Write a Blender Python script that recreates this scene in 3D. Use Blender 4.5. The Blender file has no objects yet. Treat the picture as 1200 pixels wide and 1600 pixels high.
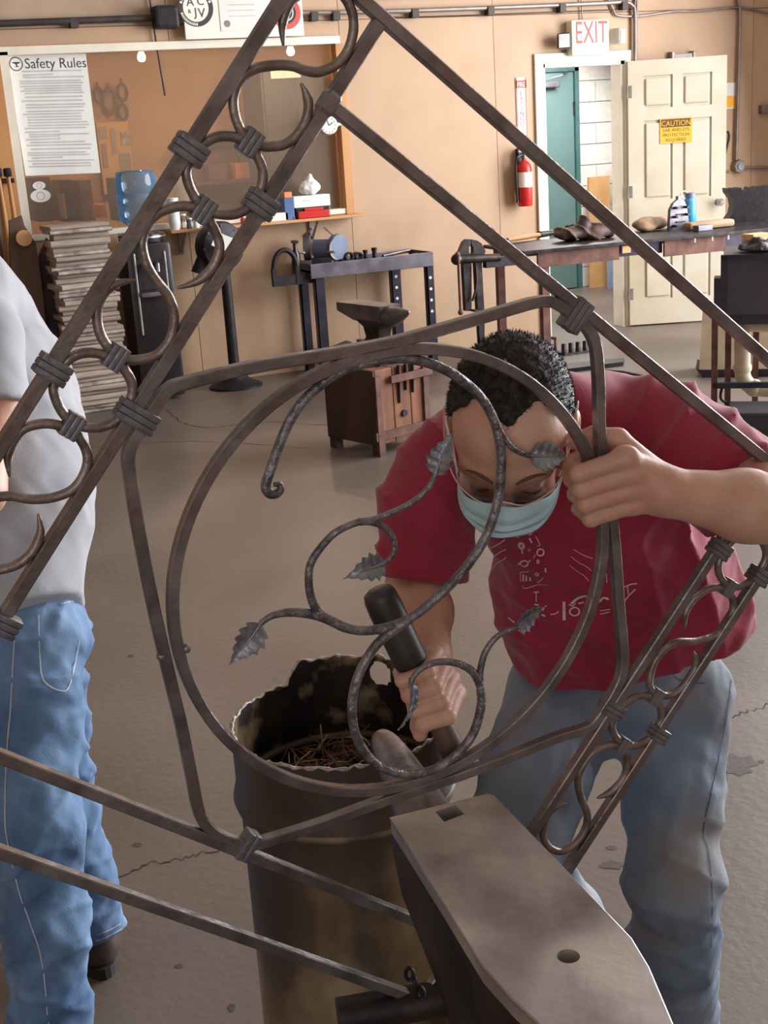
import bpy, bmesh, math, random
import numpy as np
from mathutils import Vector, Matrix
from mathutils.bvhtree import BVHTree
random.seed(7); rng = np.random.default_rng(7)
scn = bpy.context.scene
COL = scn.collection
# ------------------------------------------------------------------ camera
F_PX, PITCH, ROLL, YAW, CAM_H = 2005.0, math.radians(16.33), math.radians(-3.727), math.radians(22.71), 1.611
_f0 = Vector((math.sin(YAW), math.cos(YAW), 0)); _r0 = Vector((math.cos(YAW), -math.sin(YAW), 0)); _u0 = Vector((0, 0, 1))
FW = _f0*math.cos(PITCH) - _u0*math.sin(PITCH)
_u = _f0*math.sin(PITCH) + _u0*math.cos(PITCH)
RT = _r0*math.cos(ROLL) + _u*math.sin(ROLL)
UP = -_r0*math.sin(ROLL) + _u*math.cos(ROLL)
CAM = Vector((0, 0, CAM_H))
cd = bpy.data.cameras.new('camera'); cam = bpy.data.objects.new('camera', cd); COL.objects.link(cam)
cd.sensor_fit = 'VERTICAL'; cd.sensor_height = 36; cd.lens = F_PX/1600*36; cd.clip_start = .05
cam.matrix_world = Matrix(((RT.x, UP.x, -FW.x, 0), (RT.y, UP.y, -FW.y, 0), (RT.z, UP.z, -FW.z, CAM_H), (0, 0, 0, 1)))
scn.camera = cam
# ------------------------------------------------------------------ light and exposure
vs = scn.view_settings; vs.view_transform = 'Standard'; vs.look = 'None'; vs.gamma = 1; vs.use_curve_mapping = False; vs.exposure = 0.02
world = bpy.data.worlds.new('world'); scn.world = world; world.use_nodes = True
bg = world.node_tree.nodes['Background']; bg.inputs[0].default_value = (.80, .88, 1, 1); bg.inputs[1].default_value = .55
def area(name, loc, target, sx, sy, power, col):
    l = bpy.data.lights.new(name, 'AREA'); l.shape = 'RECTANGLE'; l.size = sx; l.size_y = sy; l.energy = power; l.color = col
    o = bpy.data.objects.new(name, l); COL.objects.link(o); o.location = loc
    o.rotation_euler = (Vector(target)-Vector(loc)).to_track_quat('-Z', 'Y').to_euler(); return o
area('daylight_right_door', (8.0, 4.2, 2.0), (2.0, 3.0, .9), 6.4, 3.6, 1180, (.95, .97, 1))
area('daylight_rear_door', (-2.6, -4.3, 2.1), (1.0, 4.0, 1.1), 4.2, 3.6, 75, (.93, .96, 1))
area('daylight_corridor', (6.6, 10.2, 2.5), (5.6, 10.4, .8), .9, 1.2, 120, (1, .98, .95))

# ------------------------------------------------------------------ unprojecting: a pixel of the photograph at a chosen place in the room
def ray(x, y): return RT*((x-600)/F_PX) + UP*((800-y)/F_PX) + FW
def G(x, y, Z): return CAM + ray(x, y)*Z                       # at depth Z along the camera axis
def atY(x, y, Y):                                              # on a plane parallel to the back wall
    d = ray(x, y); return CAM + d*(Y/d.y)
def atz(x, y, z=0.0):                                          # on a horizontal plane
    d = ray(x, y); return CAM + d*((z-CAM_H)/d.z)
WY = 8.812
def W(x, y, off=0.0): return atY(x, y, WY-off)

# ------------------------------------------------------------------ materials
MATS = {}
def mat(name, c1, c2=None, rough=.6, metal=0.0, scale=8, detail=5, bump=0.0, bscale=None, lo=.35, hi=.65, c3=None, s3=2.0, stretch=(1, 1, 1), spec=.5, rough2=None, sheen=0):
    if name in MATS: return MATS[name]
    m = bpy.data.materials.new(name); m.use_nodes = True; nt = m.node_tree; N = nt.nodes; L = nt.links
    b = N['Principled BSDF']; b.inputs['Roughness'].default_value = rough; b.inputs['Metallic'].default_value = metal
    b.inputs['Specular IOR Level'].default_value = spec
    if sheen: b.inputs['Sheen Weight'].default_value = sheen
    tc = N.new('ShaderNodeTexCoord'); mp = N.new('ShaderNodeMapping'); mp.inputs['Scale'].default_value = stretch
    L.new(tc.outputs['Object'], mp.inputs[0])
    def noise(s, d):
        n = N.new('ShaderNodeTexNoise'); n.inputs['Scale'].default_value = s; n.inputs['Detail'].default_value = d; L.new(mp.outputs[0], n.inputs[0]); return n
    c2 = c2 or tuple(x*.8 for x in c1)
    n1 = noise(scale, detail); r = N.new('ShaderNodeValToRGB'); r.color_ramp.elements[0].position = lo; r.color_ramp.elements[1].position = hi
    r.color_ramp.elements[0].color = (*c2, 1); r.color_ramp.elements[1].color = (*c1, 1); L.new(n1.outputs[0], r.inputs[0]); out = r.outputs[0]
    if c3:
        n2 = noise(s3, 4); r2 = N.new('ShaderNodeValToRGB'); r2.color_ramp.elements[0].position = .5; r2.color_ramp.elements[1].position = .72
        r2.color_ramp.elements[0].color = (0, 0, 0, 1); r2.color_ramp.elements[1].color = (1, 1, 1, 1); L.new(n2.outputs[0], r2.inputs[0])
        mx = N.new('ShaderNodeMix'); mx.data_type = 'RGBA'; L.new(r2.outputs[0], mx.inputs[0]); L.new(out, mx.inputs[6]); mx.inputs[7].default_value = (*c3, 1); out = mx.outputs[2]
    L.new(out, b.inputs['Base Color'])
    if rough2 is not None:
        mr = N.new('ShaderNodeMapRange'); mr.inputs[3].default_value = rough; mr.inputs[4].default_value = rough2; L.new(n1.outputs[0], mr.inputs[0]); L.new(mr.outputs[0], b.inputs['Roughness'])
    if bump:
        n3 = noise(bscale or scale*3, 4); bp = N.new('ShaderNodeBump'); bp.inputs['Strength'].default_value = bump; bp.inputs['Distance'].default_value = .01
        L.new(n3.outputs[0], bp.inputs['Height']); L.new(bp.outputs[0], b.inputs['Normal'])
    MATS[name] = m; return m
def emit(name, col, s):
    m = bpy.data.materials.new(name); m.use_nodes = True; nt = m.node_tree; nt.nodes.clear()
    e = nt.nodes.new('ShaderNodeEmission'); e.inputs[0].default_value = (*col, 1); e.inputs[1].default_value = s
    o = nt.nodes.new('ShaderNodeOutputMaterial'); nt.links.new(e.outputs[0], o.inputs[0]); MATS[name] = m; return m
def glass(name, col=(1, 1, 1), refl=.10, rough=.03, haze=0.0, hazecol=(.6, .55, .5)):
    m = bpy.data.materials.new(name); m.use_nodes = True; nt = m.node_tree; nt.nodes.clear(); N = nt.nodes; L = nt.links
    t = N.new('ShaderNodeBsdfTransparent'); t.inputs[0].default_value = (*col, 1)
    g = N.new('ShaderNodeBsdfGlossy'); g.inputs['Roughness'].default_value = rough
    lw = N.new('ShaderNodeFresnel'); lw.inputs[0].default_value = 1.45
    mx = N.new('ShaderNodeMixShader'); L.new(lw.outputs[0], mx.inputs[0]); L.new(t.outputs[0], mx.inputs[1]); L.new(g.outputs[0], mx.inputs[2]); out = mx.outputs[0]
    if haze:
        d = N.new('ShaderNodeBsdfDiffuse'); d.inputs[0].default_value = (*hazecol, 1); m2 = N.new('ShaderNodeMixShader'); m2.inputs[0].default_value = haze
        L.new(out, m2.inputs[1]); L.new(d.outputs[0], m2.inputs[2]); out = m2.outputs[0]
    o = N.new('ShaderNodeOutputMaterial'); L.new(out, o.inputs[0]); MATS[name] = m; return m

# ------------------------------------------------------------------ mesh building
class MB:
    """collects shapes in world coordinates (through the matrix M); build() links them as one mesh object"""
    def __init__(s, M=None): s.v = []; s.f = []; s.M = M
    def P(s, p): p = Vector(p); return s.M @ p if s.M else p
    def add(s, vs_, fs):
        o = len(s.v); s.v += [tuple(s.P(p)) for p in vs_]; s.f += [tuple(i+o for i in f) for f in fs]; return s
    def box(s, c, d, bev=0.0, R=None):
        hx, hy, hz = d[0]/2, d[1]/2, d[2]/2; b = min(bev, hx*.9, hy*.9, hz*.9)
        if b <= 0:
            vs_ = [Vector((x*hx, y*hy, z*hz)) for x in (-1, 1) for y in (-1, 1) for z in (-1, 1)]
            fs = [(0, 1, 3, 2), (4, 6, 7, 5), (0, 4, 5, 1), (2, 3, 7, 6), (0, 2, 6, 4), (1, 5, 7, 3)]
        else:
            bm = bmesh.new(); bmesh.ops.create_cube(bm, size=1)
            for v in bm.verts: v.co = Vector((v.co.x*d[0], v.co.y*d[1], v.co.z*d[2]))
            bmesh.ops.bevel(bm, geom=bm.edges[:], offset=b, segments=2, affect='EDGES', profile=.6)
            bm.verts.index_update(); vs_ = [v.co.copy() for v in bm.verts]; fs = [tuple(v.index for v in f.verts) for f in bm.faces]; bm.free()
        if R is not None: vs_ = [R @ v for v in vs_]
        c = Vector(c); return s.add([v+c for v in vs_], fs)
    def span(s, a, b, bev=0.0):
        a = Vector(a); b = Vector(b); return s.box((a+b)/2, [abs(x) for x in (b-a)], bev)
    def beam(s, a, b, w, h, up=(0, 0, 1), bev=0.0):
        a = Vector(a); b = Vector(b); z = (b-a); l = z.length; z.normalize(); x = Vector(up).cross(z)
        if x.length < 1e-4: x = Vector((1, 0, 0)).cross(z)
        x.normalize(); y = z.cross(x); return s.box((a+b)/2, (w, h, l), bev, Matrix((x, y, z)).transposed())
    def cyl(s, a, b, r0, r1=None, n=16, cap=True):
        return s.tube([a, b], [r0, r0 if r1 is None else r1], n, cap=cap)
    def tube(s, pts, r, n=10, cap=True, closed=False, up=None, sect=None):
        pts = [Vector(p) for p in pts]; k = len(pts)
        if not hasattr(r, '__len__'): r = [r]*k
        T = []
        for i in range(k):
            a = pts[i-1] if (i or closed) else pts[0]; b = pts[(i+1) % k] if (i < k-1 or closed) else pts[-1]
            t = b-a; T.append(t.normalized() if t.length > 1e-9 else Vector((0, 0, 1)))
        u = Vector(up) if up else (Vector((0, 0, 1)) if abs(T[0].z) < .9 else Vector((1, 0, 0)))
        sect = sect or [(math.cos(2*math.pi*j/n), math.sin(2*math.pi*j/n)) for j in range(n)]; n = len(sect)
        vs_ = []; x = None
        for i in range(k):
            if up or x is None: x = u.cross(T[i])
            else: x = x - T[i]*x.dot(T[i])
            if x.length < 1e-6: x = Vector((1, 0, 0)).cross(T[i])
            x.normalize(); y = T[i].cross(x)
            vs_ += [pts[i]+x*(c*r[i])+y*(d*r[i]) for c, d in sect]
        fs = []
        for i in range(k if closed else k-1):
            p = i*n; q = ((i+1) % k)*n
            fs += [(p+j, p+(j+1) % n, q+(j+1) % n, q+j) for j in range(n)]
        if cap and not closed: fs += [tuple(range(n))[::-1], tuple(range((k-1)*n, k*n))]
        return s.add(vs_, fs)
    def lathe(s, prof, base=(0, 0, 0), axis=(0, 0, 1), n=24, xdir=None, cap=True):
        z = Vector(axis).normalized(); x = Vector(xdir) if xdir else (Vector((1, 0, 0)) if abs(z.x) < .9 else Vector((0, 1, 0)))
        x = (x-z*x.dot(z)).normalized(); y = z.cross(x); base = Vector(base); vs_ = []
        for r, h in prof:
            vs_ += [base+z*h+x*(r*math.cos(2*math.pi*j/n))+y*(r*math.sin(2*math.pi*j/n)) for j in range(n)]
        fs = [(i*n+j, i*n+(j+1) % n, (i+1)*n+(j+1) % n, (i+1)*n+j) for i in range(len(prof)-1) for j in range(n)]
        if cap: fs += [tuple(range(n))[::-1], tuple(range((len(prof)-1)*n, len(prof)*n))]
        return s.add(vs_, fs)
    def prism(s, poly, O, X, Y, depth):
        """outline poly (2-D) in the frame O, X, Y, given thickness along X x Y"""
        O = Vector(O); X = Vector(X); Y = Vector(Y); Zd = X.cross(Y).normalized()*depth; n = len(poly)
        a = [O+X*p[0]+Y*p[1] for p in poly]; vs_ = a+[p+Zd for p in a]
        fs = [tuple(range(n))[::-1], tuple(range(n, 2*n))]+[(i, (i+1) % n, n+(i+1) % n, n+i) for i in range(n)]
        return s.add(vs_, fs)
    def sphere(s, c, r, n=16, sc=(1, 1, 1), R=None):
        c = Vector(c); m = n//2; vs_ = []
        for i in range(m+1):
            th = math.pi*i/m
            for j in range(n):
                ph = 2*math.pi*j/n; v = Vector((math.sin(th)*math.cos(ph)*r*sc[0], math.sin(th)*math.sin(ph)*r*sc[1], math.cos(th)*r*sc[2])); vs_.append(c+(R @ v if R is not None else v))
        fs = [(i*n+j, (i+1)*n+j, (i+1)*n+(j+1) % n, i*n+(j+1) % n) for i in range(m) for j in range(n)]
        return s.add(vs_, fs)
    def text(s, txt, size, O, X, Y, depth=.001, align='CENTER', sx=1.0):
        cu = bpy.data.curves.new('t', 'FONT'); cu.body = txt; cu.size = size; cu.align_x = align; cu.extrude = 0; cu.resolution_u = 3
        o = bpy.data.objects.new('t', cu); COL.objects.link(o); dg = bpy.context.evaluated_depsgraph_get(); me = bpy.data.meshes.new_from_object(o.evaluated_get(dg))
        O = Vector(O); X = Vector(X); Y = Vector(Y); Zn = X.cross(Y)*depth
        s.add([O+X*(v.co.x*sx)+Y*v.co.y+Zn for v in me.vertices], [tuple(p.vertices) for p in me.polygons])
        bpy.data.objects.remove(o); bpy.data.curves.remove(cu); bpy.data.meshes.remove(me); return s
    def build(s, name, m, parent=None, smooth=None, weld=False, kind=None, label=None):
        me = bpy.data.meshes.new(name); V = np.array(s.v); lo = V.min(0); hi = V.max(0); c = Vector((lo+hi)/2)
        if parent is None: c.z = float(lo[2])
        me.from_pydata([tuple(Vector(p)-c) for p in s.v], [], s.f); me.update()
        bm = bmesh.new(); bm.from_mesh(me)
        if weld: bmesh.ops.remove_doubles(bm, verts=bm.verts, dist=1e-5)
        bmesh.ops.recalc_face_normals(bm, faces=bm.faces); bm.to_mesh(me); bm.free()
        return link(name, me, m, c, parent, smooth, kind, label)
ORG = {}
def link(name, me, m, c, parent=None, smooth=None, kind=None, label=None):
    me.materials.append(MATS[m] if isinstance(m, str) else m)
    o = bpy.data.objects.new(name, me); COL.objects.link(o); ORG[o.name] = Vector(c)
    if parent: o.parent = parent; o.location = Vector(c)-ORG[parent.name]
    else: o.location = c
    if smooth is not None:
        me.polygons.foreach_set('use_smooth', [True]*len(me.polygons))
        if smooth < 180: me.set_sharp_from_angle(angle=math.radians(smooth))
    if kind: o['kind'] = kind
    if label: o['label'] = label
    return o
def tag(o, label, cat, group=None): o['label'] = label; o['category'] = cat; (o.__setitem__('group', group) if group else None); return o
def thing(name, loc, label, cat, group=None):
    o = bpy.data.objects.new(name, None); COL.objects.link(o); o.empty_display_size = .05; o.location = loc; ORG[o.name] = Vector(loc); return tag(o, label, cat, group)
def struct(name, loc=None, mb=None, m=None, smooth=None):
    if mb is not None: o = mb.build(name, m, None, smooth)
    else: o = bpy.data.objects.new(name, None); COL.objects.link(o); o.location = loc; ORG[o.name] = Vector(loc)
    o['kind'] = 'structure'; return o
def smoothline(pts, k=6, closed=False):
    """Catmull-Rom through control points (tuples of any dimension)"""
    P = np.array([tuple(p) for p in pts], float); n = len(P); out = []
    for i in range(n if closed else n-1):
        if closed: p0, p1, p2, p3 = P[(i-1) % n], P[i], P[(i+1) % n], P[(i+2) % n]
        else: p0, p1, p2, p3 = P[max(i-1, 0)], P[i], P[i+1], P[min(i+2, n-1)]
        for j in range(k):
            t = j/k; out.append(.5*((2*p1)+(-p0+p2)*t+(2*p0-5*p1+4*p2-p3)*t*t+(-p0+3*p1-3*p2+p3)*t**3))
    if not closed: out.append(P[-1])
    return np.array(out)
# ------------------------------------------------------------------ soft bodies: smooth distance fields turned into one continuous surface
def smin(a, b, k):
    h = np.clip(.5+.5*(b-a)/k, 0, 1); return b+(a-b)*h-k*h*(1-h)
def smax(a, b, k): return -smin(-a, -b, k)
def sd_cone(X, a, b, ra, rb, flat=None):
    a = np.array(a); b = np.array(b); d = b-a; t = np.clip(((X-a)@d)/(d@d), 0, 1); q = X-a-t[..., None]*d
    if flat is not None:                                       # (direction, factor): thinner along one direction
        n = np.array(flat[0])/np.linalg.norm(flat[0]); q = q+(q@n)[..., None]*n*(flat[1]-1)
    return np.sqrt((q*q).sum(-1))-(ra+(rb-ra)*t)
def sd_ell(X, c, r, R=None):
    q = X-np.array(c)
    if R is not None: q = q@np.array(R)                       # columns of R are the ellipsoid's axes
    r = np.array(r); k0 = np.sqrt(((q/r)**2).sum(-1)); k1 = np.sqrt(((q/(r*r))**2).sum(-1))
    return k0*(k0-1)/np.maximum(k1, 1e-9)
def sd_chain(X, pts, rad, k=.02, flat=None):
    d = None
    for i in range(len(pts)-1):
        c = sd_cone(X, pts[i], pts[i+1], rad[i], rad[i+1], flat); d = c if d is None else smin(d, c, k)
    return d
def crease(X, d, freq, warp, seed, p=2):
    return (1-np.abs(np.sin(X@d*freq+warp*wob(X, 9, seed))))**p
def wob(X, s, seed=0, n=3):
    """smooth pseudo-noise in [-1, 1]"""
    r = np.random.default_rng(seed); o = 0; a = 1; tot = 0
    for i in range(n):
        for _ in range(2):
            k = r.normal(size=3); k = k/np.linalg.norm(k)*s*(1.7**i); o = o+a*np.sin(X@k+r.uniform(0, 6.28)+1.5*np.sin(X@(k[[1, 2, 0]])*.7)); tot += a
        a *= .6
    return o/tot*1.6
def sdf_mesh(fn, lo, hi, h):
    lo = np.array(lo, float); hi = np.array(hi, float); n = np.ceil((hi-lo)/h).astype(int)+1
    ax = [lo[i]+h*np.arange(n[i]) for i in range(3)]
    D = np.empty(n, np.float32); B = 8; nb = -(-n//B)             # only the blocks near the surface are evaluated in full
    cb = np.stack(np.meshgrid(*[lo[i]+h*(B*np.arange(nb[i])+(B-1)/2) for i in range(3)], indexing='ij'), -1); dc = fn(cb)
    D[:] = np.repeat(np.repeat(np.repeat(dc, B, 0), B, 1), B, 2)[:n[0], :n[1], :n[2]]
    for bi in np.array_split(np.argwhere(np.abs(dc) < h*B*1.5+.012), max(1, int((np.abs(dc) < h*B*1.5+.012).sum()//600))):
        if not len(bi): continue
        g = np.stack(np.meshgrid(*[np.arange(B)]*3, indexing='ij'), -1).reshape(-1, 3); ix = (bi[:, None, :]*B+g[None]).reshape(-1, 3); ix = ix[(ix < n).all(1)]
        D[tuple(ix.T)] = fn(lo+ix*h)
    ins = D < 0; c = [slice(0, -1), slice(1, None)]
    cnt = sum(ins[c[a], c[b], c[d]].astype(np.int8) for a in (0, 1) for b in (0, 1) for d in (0, 1))
    act = (cnt > 0) & (cnt < 8); idx = -np.ones(act.shape, np.int64); I = np.argwhere(act); idx[act] = np.arange(len(I))
    acc = np.zeros((len(I), 3)); num = np.zeros(len(I)); cor = [(a, b, d) for a in (0, 1) for b in (0, 1) for d in (0, 1)]
    val = {k: D[I[:, 0]+k[0], I[:, 1]+k[1], I[:, 2]+k[2]] for k in cor}
    for k in cor:
        for axn in range(3):
            if k[axn] == 0:
                k2 = tuple(1 if j == axn else k[j] for j in range(3)); a = val[k]; b = val[k2]; m = (a < 0) != (b < 0)
                t = np.where(m, a/np.where(m, a-b, 1), 0); p = np.tile(np.array(k, float), (len(I), 1)); p[:, axn] = t
                acc[m] += p[m]; num[m] += 1
    V = lo+(I+acc/num[:, None])*h; Fs = []
    for axn in range(3):
        s0 = [slice(1, -1)]*3; s0[axn] = slice(0, -1); s1 = list(s0); s1[axn] = slice(1, None)
        a = ins[tuple(s0)]; b = ins[tuple(s1)]; E = np.argwhere(a != b); sg = a[tuple(E.T)]; off = np.array([0 if j == axn else 1 for j in range(3)]); E = E+off
        u, w = [j for j in range(3) if j != axn]; du = np.eye(3, dtype=int)[u]; dw = np.eye(3, dtype=int)[w]
        q = np.stack([idx[tuple((E-du-dw).T)], idx[tuple((E-dw).T)], idx[tuple(E.T)], idx[tuple((E-du).T)]], 1)
        flip = sg if axn != 1 else ~sg; q[~flip] = q[~flip][:, ::-1]; Fs.append(q)
    return V, np.concatenate(Fs)
def soft(name, fn, lo, hi, h, m, parent=None, label=None, shift=None):
    V, Fq = sdf_mesh(fn, lo, hi, h); me = bpy.data.meshes.new(name); c = (V.min(0)+V.max(0))/2
    if parent is None: c[2] = V[:, 2].min()
    me.from_pydata((V-c).tolist(), [], Fq.tolist()); me.update()
    return link(name, me, m, Vector(c), parent, 180, None, label)
def bounds(pts, pad): P = np.array([tuple(p) for p in pts]); return P.min(0)-pad, P.max(0)+pad
def bvh_of(o):
    off = ORG[o.name]; me = o.data
    return BVHTree.FromPolygons([v.co+off for v in me.vertices], [tuple(p.vertices) for p in me.polygons])
def ribbon_on(mb, bvh, pts, w, lift=.0012, k=4):
    """thin printed or stitched line laid on a surface where the given sight lines meet it"""
    pl = smoothline(pts, k) if len(pts) > 2 else np.array([np.array(pts[0])+(np.array(pts[1])-np.array(pts[0]))*t for t in np.linspace(0, 1, 5)])
    hit = []
    for x, y in pl:
        d = ray(x, y).normalized(); loc, nrm, _, _ = bvh.ray_cast(CAM, d)
        if loc is None: continue
        if nrm.dot(d) > 0: nrm = -nrm
        hit.append((loc+nrm*lift, nrm))
    if len(hit) < 2: return
    vs_ = []
    for i in range(len(hit)):
        t = hit[min(i+1, len(hit)-1)][0]-hit[max(i-1, 0)][0]; s = t.cross(hit[i][1])
        if s.length < 1e-9: s = Vector((0, 0, 1))
        s.normalize(); vs_ += [hit[i][0]+s*w/2, hit[i][0]-s*w/2]
    mb.add(vs_, [(2*i, 2*i+1, 2*i+3, 2*i+2) for i in range(len(hit)-1)])
# ------------------------------------------------------------------ palette
def S(r, g, b):
    f = lambda c: (c/255/12.92 if c/255 <= .04045 else ((c/255+.055)/1.055)**2.4); return (f(r), f(g), f(b))
mat('floor', S(115, 102, 94), S(100, 88, 80), .42, scale=1.3, detail=9, bump=.12, bscale=40, c3=S(90, 79, 72), s3=.8, spec=.4)
mat('crack', S(46, 40, 37), rough=.9); mat('stain', S(84, 72, 67), S(58, 50, 47), .7, scale=60)
mat('plywood', S(188, 155, 125), S(179, 146, 116), .6, scale=1.2, detail=6, c3=S(172, 138, 108), s3=1.5, bump=.04)
mat('plywood_dirty', S(178, 152, 128), S(150, 126, 106), .7, scale=2, detail=6)
mat('seam', S(120, 92, 70)); mat('ceiling', S(205, 198, 188))
mat('white_paint', S(232, 224, 208), S(222, 212, 194), .45, scale=6); mat('door_paint', S(204, 196, 178), S(194, 184, 163), .45, scale=3, c3=S(182, 168, 140), s3=1.6)
mat('pine', S(196, 142, 88), S(170, 116, 66), .55, scale=4, stretch=(1, 1, .15)); mat('pine_shelf', S(200, 150, 100), S(178, 126, 78), .55, scale=5, stretch=(.2, 1, 1))
mat('office_wall', S(200, 162, 126), S(186, 146, 110), .7, scale=2); mat('office_floor', S(110, 90, 75))
mat('teal', S(104, 134, 132), S(98, 126, 124), .4, scale=2); mat('teal_dark', S(70, 110, 108)); mat('block', S(238, 234, 228), S(226, 222, 214), .7, scale=20, bump=.2); mat('mortar', S(196, 190, 182), rough=.9)
mat('galv', S(150, 140, 132), S(130, 120, 114), .4, metal=.6, scale=10); mat('pipe_dark', S(70, 62, 58), S(52, 46, 44), .6, metal=.3)
mat('steel_dark', S(66, 60, 60), S(42, 38, 40), .45, metal=.75, scale=14, bump=.1); mat('steel_grey', S(120, 116, 122), S(92, 88, 96), .42, metal=.7, scale=9)
mat('steel_bright', S(190, 186, 184), S(160, 156, 154), .3, metal=.9); mat('cast_black', S(48, 42, 46), S(34, 30, 34), .55, metal=.5, scale=20, bump=.15)
mat('rusty', S(120, 84, 72), S(86, 60, 54), .7, metal=.35, scale=12, bump=.1); mat('blued', S(62, 58, 70), S(46, 42, 54), .4, metal=.6, scale=10)
mat('sign_white', S(236, 230, 218), S(230, 224, 210), .5); mat('paper', S(226, 224, 218), S(218, 216, 210), .8); mat('ink', S(70, 66, 66), rough=.8); mat('ink_grey', S(194, 192, 190), rough=.8); mat('ink_red', S(214, 82, 74), rough=.6)
mat('red_gloss', S(206, 44, 40), S(190, 36, 34), .3); mat('yellow_sign', S(240, 176, 52), S(232, 166, 44), .5); mat('sign_black', S(92, 66, 30), rough=.6)
mat('black_plastic', S(34, 32, 34), S(26, 24, 26), .3); mat('grey_plastic', S(120, 120, 124), rough=.4); mat('beige_plastic', S(214, 206, 190), rough=.45); mat('white_plastic', S(238, 238, 236), rough=.4)
mat('newsprint', S(182, 167, 154), S(156, 140, 128), .9, scale=30, stretch=(.3, .3, 4)); mat('newsprint2', S(168, 152, 140), S(142, 126, 116), .9, scale=24, stretch=(.3, .3, 5)); mat('newsprint3', S(192, 182, 174), S(132, 122, 116), .9, scale=18)
mat('cardboard', S(176, 142, 112), S(160, 126, 98), .85, scale=5); mat('wood_dark', S(104, 74, 56), S(78, 54, 42), .6, scale=6, stretch=(1, 1, .2)); mat('wood_stump', S(144, 92, 62), S(106, 64, 44), .7, scale=5, stretch=(2, 2, .4), c3=S(66, 44, 38), s3=4)
mat('wood_stump_dark', S(72, 50, 44), S(52, 36, 34), .75, scale=5, stretch=(2, 2, .4)); mat('blue_bottle', S(70, 166, 216), S(60, 150, 204), .25); mat('grinder_blue', S(108, 118, 142), S(94, 104, 128), .6); mat('locker_grey', S(70, 70, 76), S(60, 60, 66), .6)
mat('leather', S(92, 66, 60), S(62, 44, 42), .7, scale=12, bump=.2); mat('glove_tan', S(168, 140, 112), S(140, 112, 88), .8, scale=10); mat('cream_pipe', S(206, 190, 162), S(184, 166, 136), .55, scale=6); mat('forge_grey', S(84, 78, 86), S(72, 66, 74), .5, metal=.3, scale=4)
mat('black_box', S(52, 50, 58), rough=.5); mat('plastic_bag', S(236, 234, 230), rough=.35); mat('orange', S(226, 140, 84), rough=.6); mat('blue_print', S(80, 110, 160), rough=.6)
mat('blue_panel', S(150, 170, 196), S(136, 156, 184), .5); mat('tan_board', S(214, 168, 116), S(204, 156, 104), .6)
glass('window_glass', (.96, .95, .93), haze=.17, hazecol=S(200, 178, 158)); glass('water_blue', (.66, .82, .94), haze=.22, hazecol=S(130, 170, 205)); glass('clear_glass', (.97, .97, .98))
emit('bulb_glow', (1, .76, .44), 24); emit('lit_white', (1, .97, .92), 1.0)

# ------------------------------------------------------------------ room
fl = struct('floor', mb=MB().span((-5, -5, -.12), (9.5, 13, 0)), m='floor')
def crack(pts, w, jag=.012):
    P = smoothline([tuple(atz(*p))[:2] for p in pts], 9); mb = MB(); vs_ = []
    for i, p in enumerate(P):
        t = P[min(i+1, len(P)-1)]-P[max(i-1, 0)]; t = t/np.linalg.norm(t); n = np.array((-t[1], t[0])); q = p+n*random.uniform(-jag, jag); ww = w*random.uniform(.35, 1)
        vs_ += [(*(q+n*ww), .0012), (*(q-n*ww), .0012)]
    mb.add(vs_, [(2*i, 2*i+1, 2*i+3, 2*i+2) for i in range(len(P)-1)]); mb.build('crack', 'crack', fl)
crack([(170, 1373), (230, 1352), (290, 1340), (330, 1330), (430, 1295)], .003)
crack([(1130, 1122), (1160, 1114), (1200, 1102), (1290, 1080)], .003)
crack([(262, 640), (285, 660), (330, 668), (420, 660), (560, 668)], .004)
crack([(120, 700), (300, 690), (480, 700)], .003)
def stain(cx, cy, rx, ry, n=18, seed=1):
    r = random.Random(seed); pts = [atz(cx+rx*math.cos(a)*r.uniform(.6, 1.1), cy+ry*math.sin(a)*r.uniform(.6, 1.1)) for a in [2*math.pi*i/n for i in range(n)]]
    MB().add([(p.x, p.y, .0008) for p in pts], [tuple(range(n))]).build('stain', 'stain', fl)
stain(1150, 1195, 34, 20, seed=2); stain(1125, 1215, 16, 14, seed=3); stain(958, 1352, 22, 8, seed=4); stain(955, 1325, 10, 4, seed=5); stain(1190, 1190, 6, 3, seed=6); stain(280, 1510, 8, 4, seed=7); stain(362, 1575, 8, 7, seed=8); stain(205, 1025, 7, 2, seed=9); stain(215, 1320, 8, 4, seed=10)
WX0, WX1, WZ0, WZ1 = 1.27, 3.545, 1.105, 2.262                  # office window
DX0, DX1, DZ1 = 5.205, 5.925, 2.045                              # doorway
def cells(x0, x1, z0, z1):
    xs = sorted({x0, x1}|{x for x in (WX0, WX1, DX0, DX1) if x0 < x < x1}); zs = sorted({z0, z1}|{z for z in (WZ0, WZ1, DZ1) if z0 < z < z1})
    for a, b in zip(xs, xs[1:]):
        for c, d in zip(zs, zs[1:]):
            mx, mz = (a+b)/2, (c+d)/2
            if not ((WX0 < mx < WX1 and WZ0 < mz < WZ1) or (DX0 < mx < DX1 and mz < DZ1)): yield a, b, c, d
mb = MB()
for a, b, c, d in cells(-5, 9.5, 0, 4.2): mb.span((a, WY+.014, c), (b, WY+.11, d))
wb = struct('wall_back', mb=mb, m='seam')
sx = [-5, -3.7, -2.5, -1.28, -.06, 1.16, 2.37, 3.585, 4.80, 6.02, 7.16, 8.2, 9.5]
for a, b in zip(sx, sx[1:]):
    for z0, z1, m in ((.0, 2.395, 'plywood'), (2.40, 4.2, 'plywood_dirty' if b < 3 else 'plywood')):
        mb = MB()
        for q in cells(a+.002, b-.002, z0, z1): mb.span((q[0], WY, q[2]), (q[1], WY+.014, q[3]))
        mb.build('panel', m, wb)
struct('wall_left', mb=MB().span((-5.1, -5, 0), (-5, 13, 4.2)), m='plywood')
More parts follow.
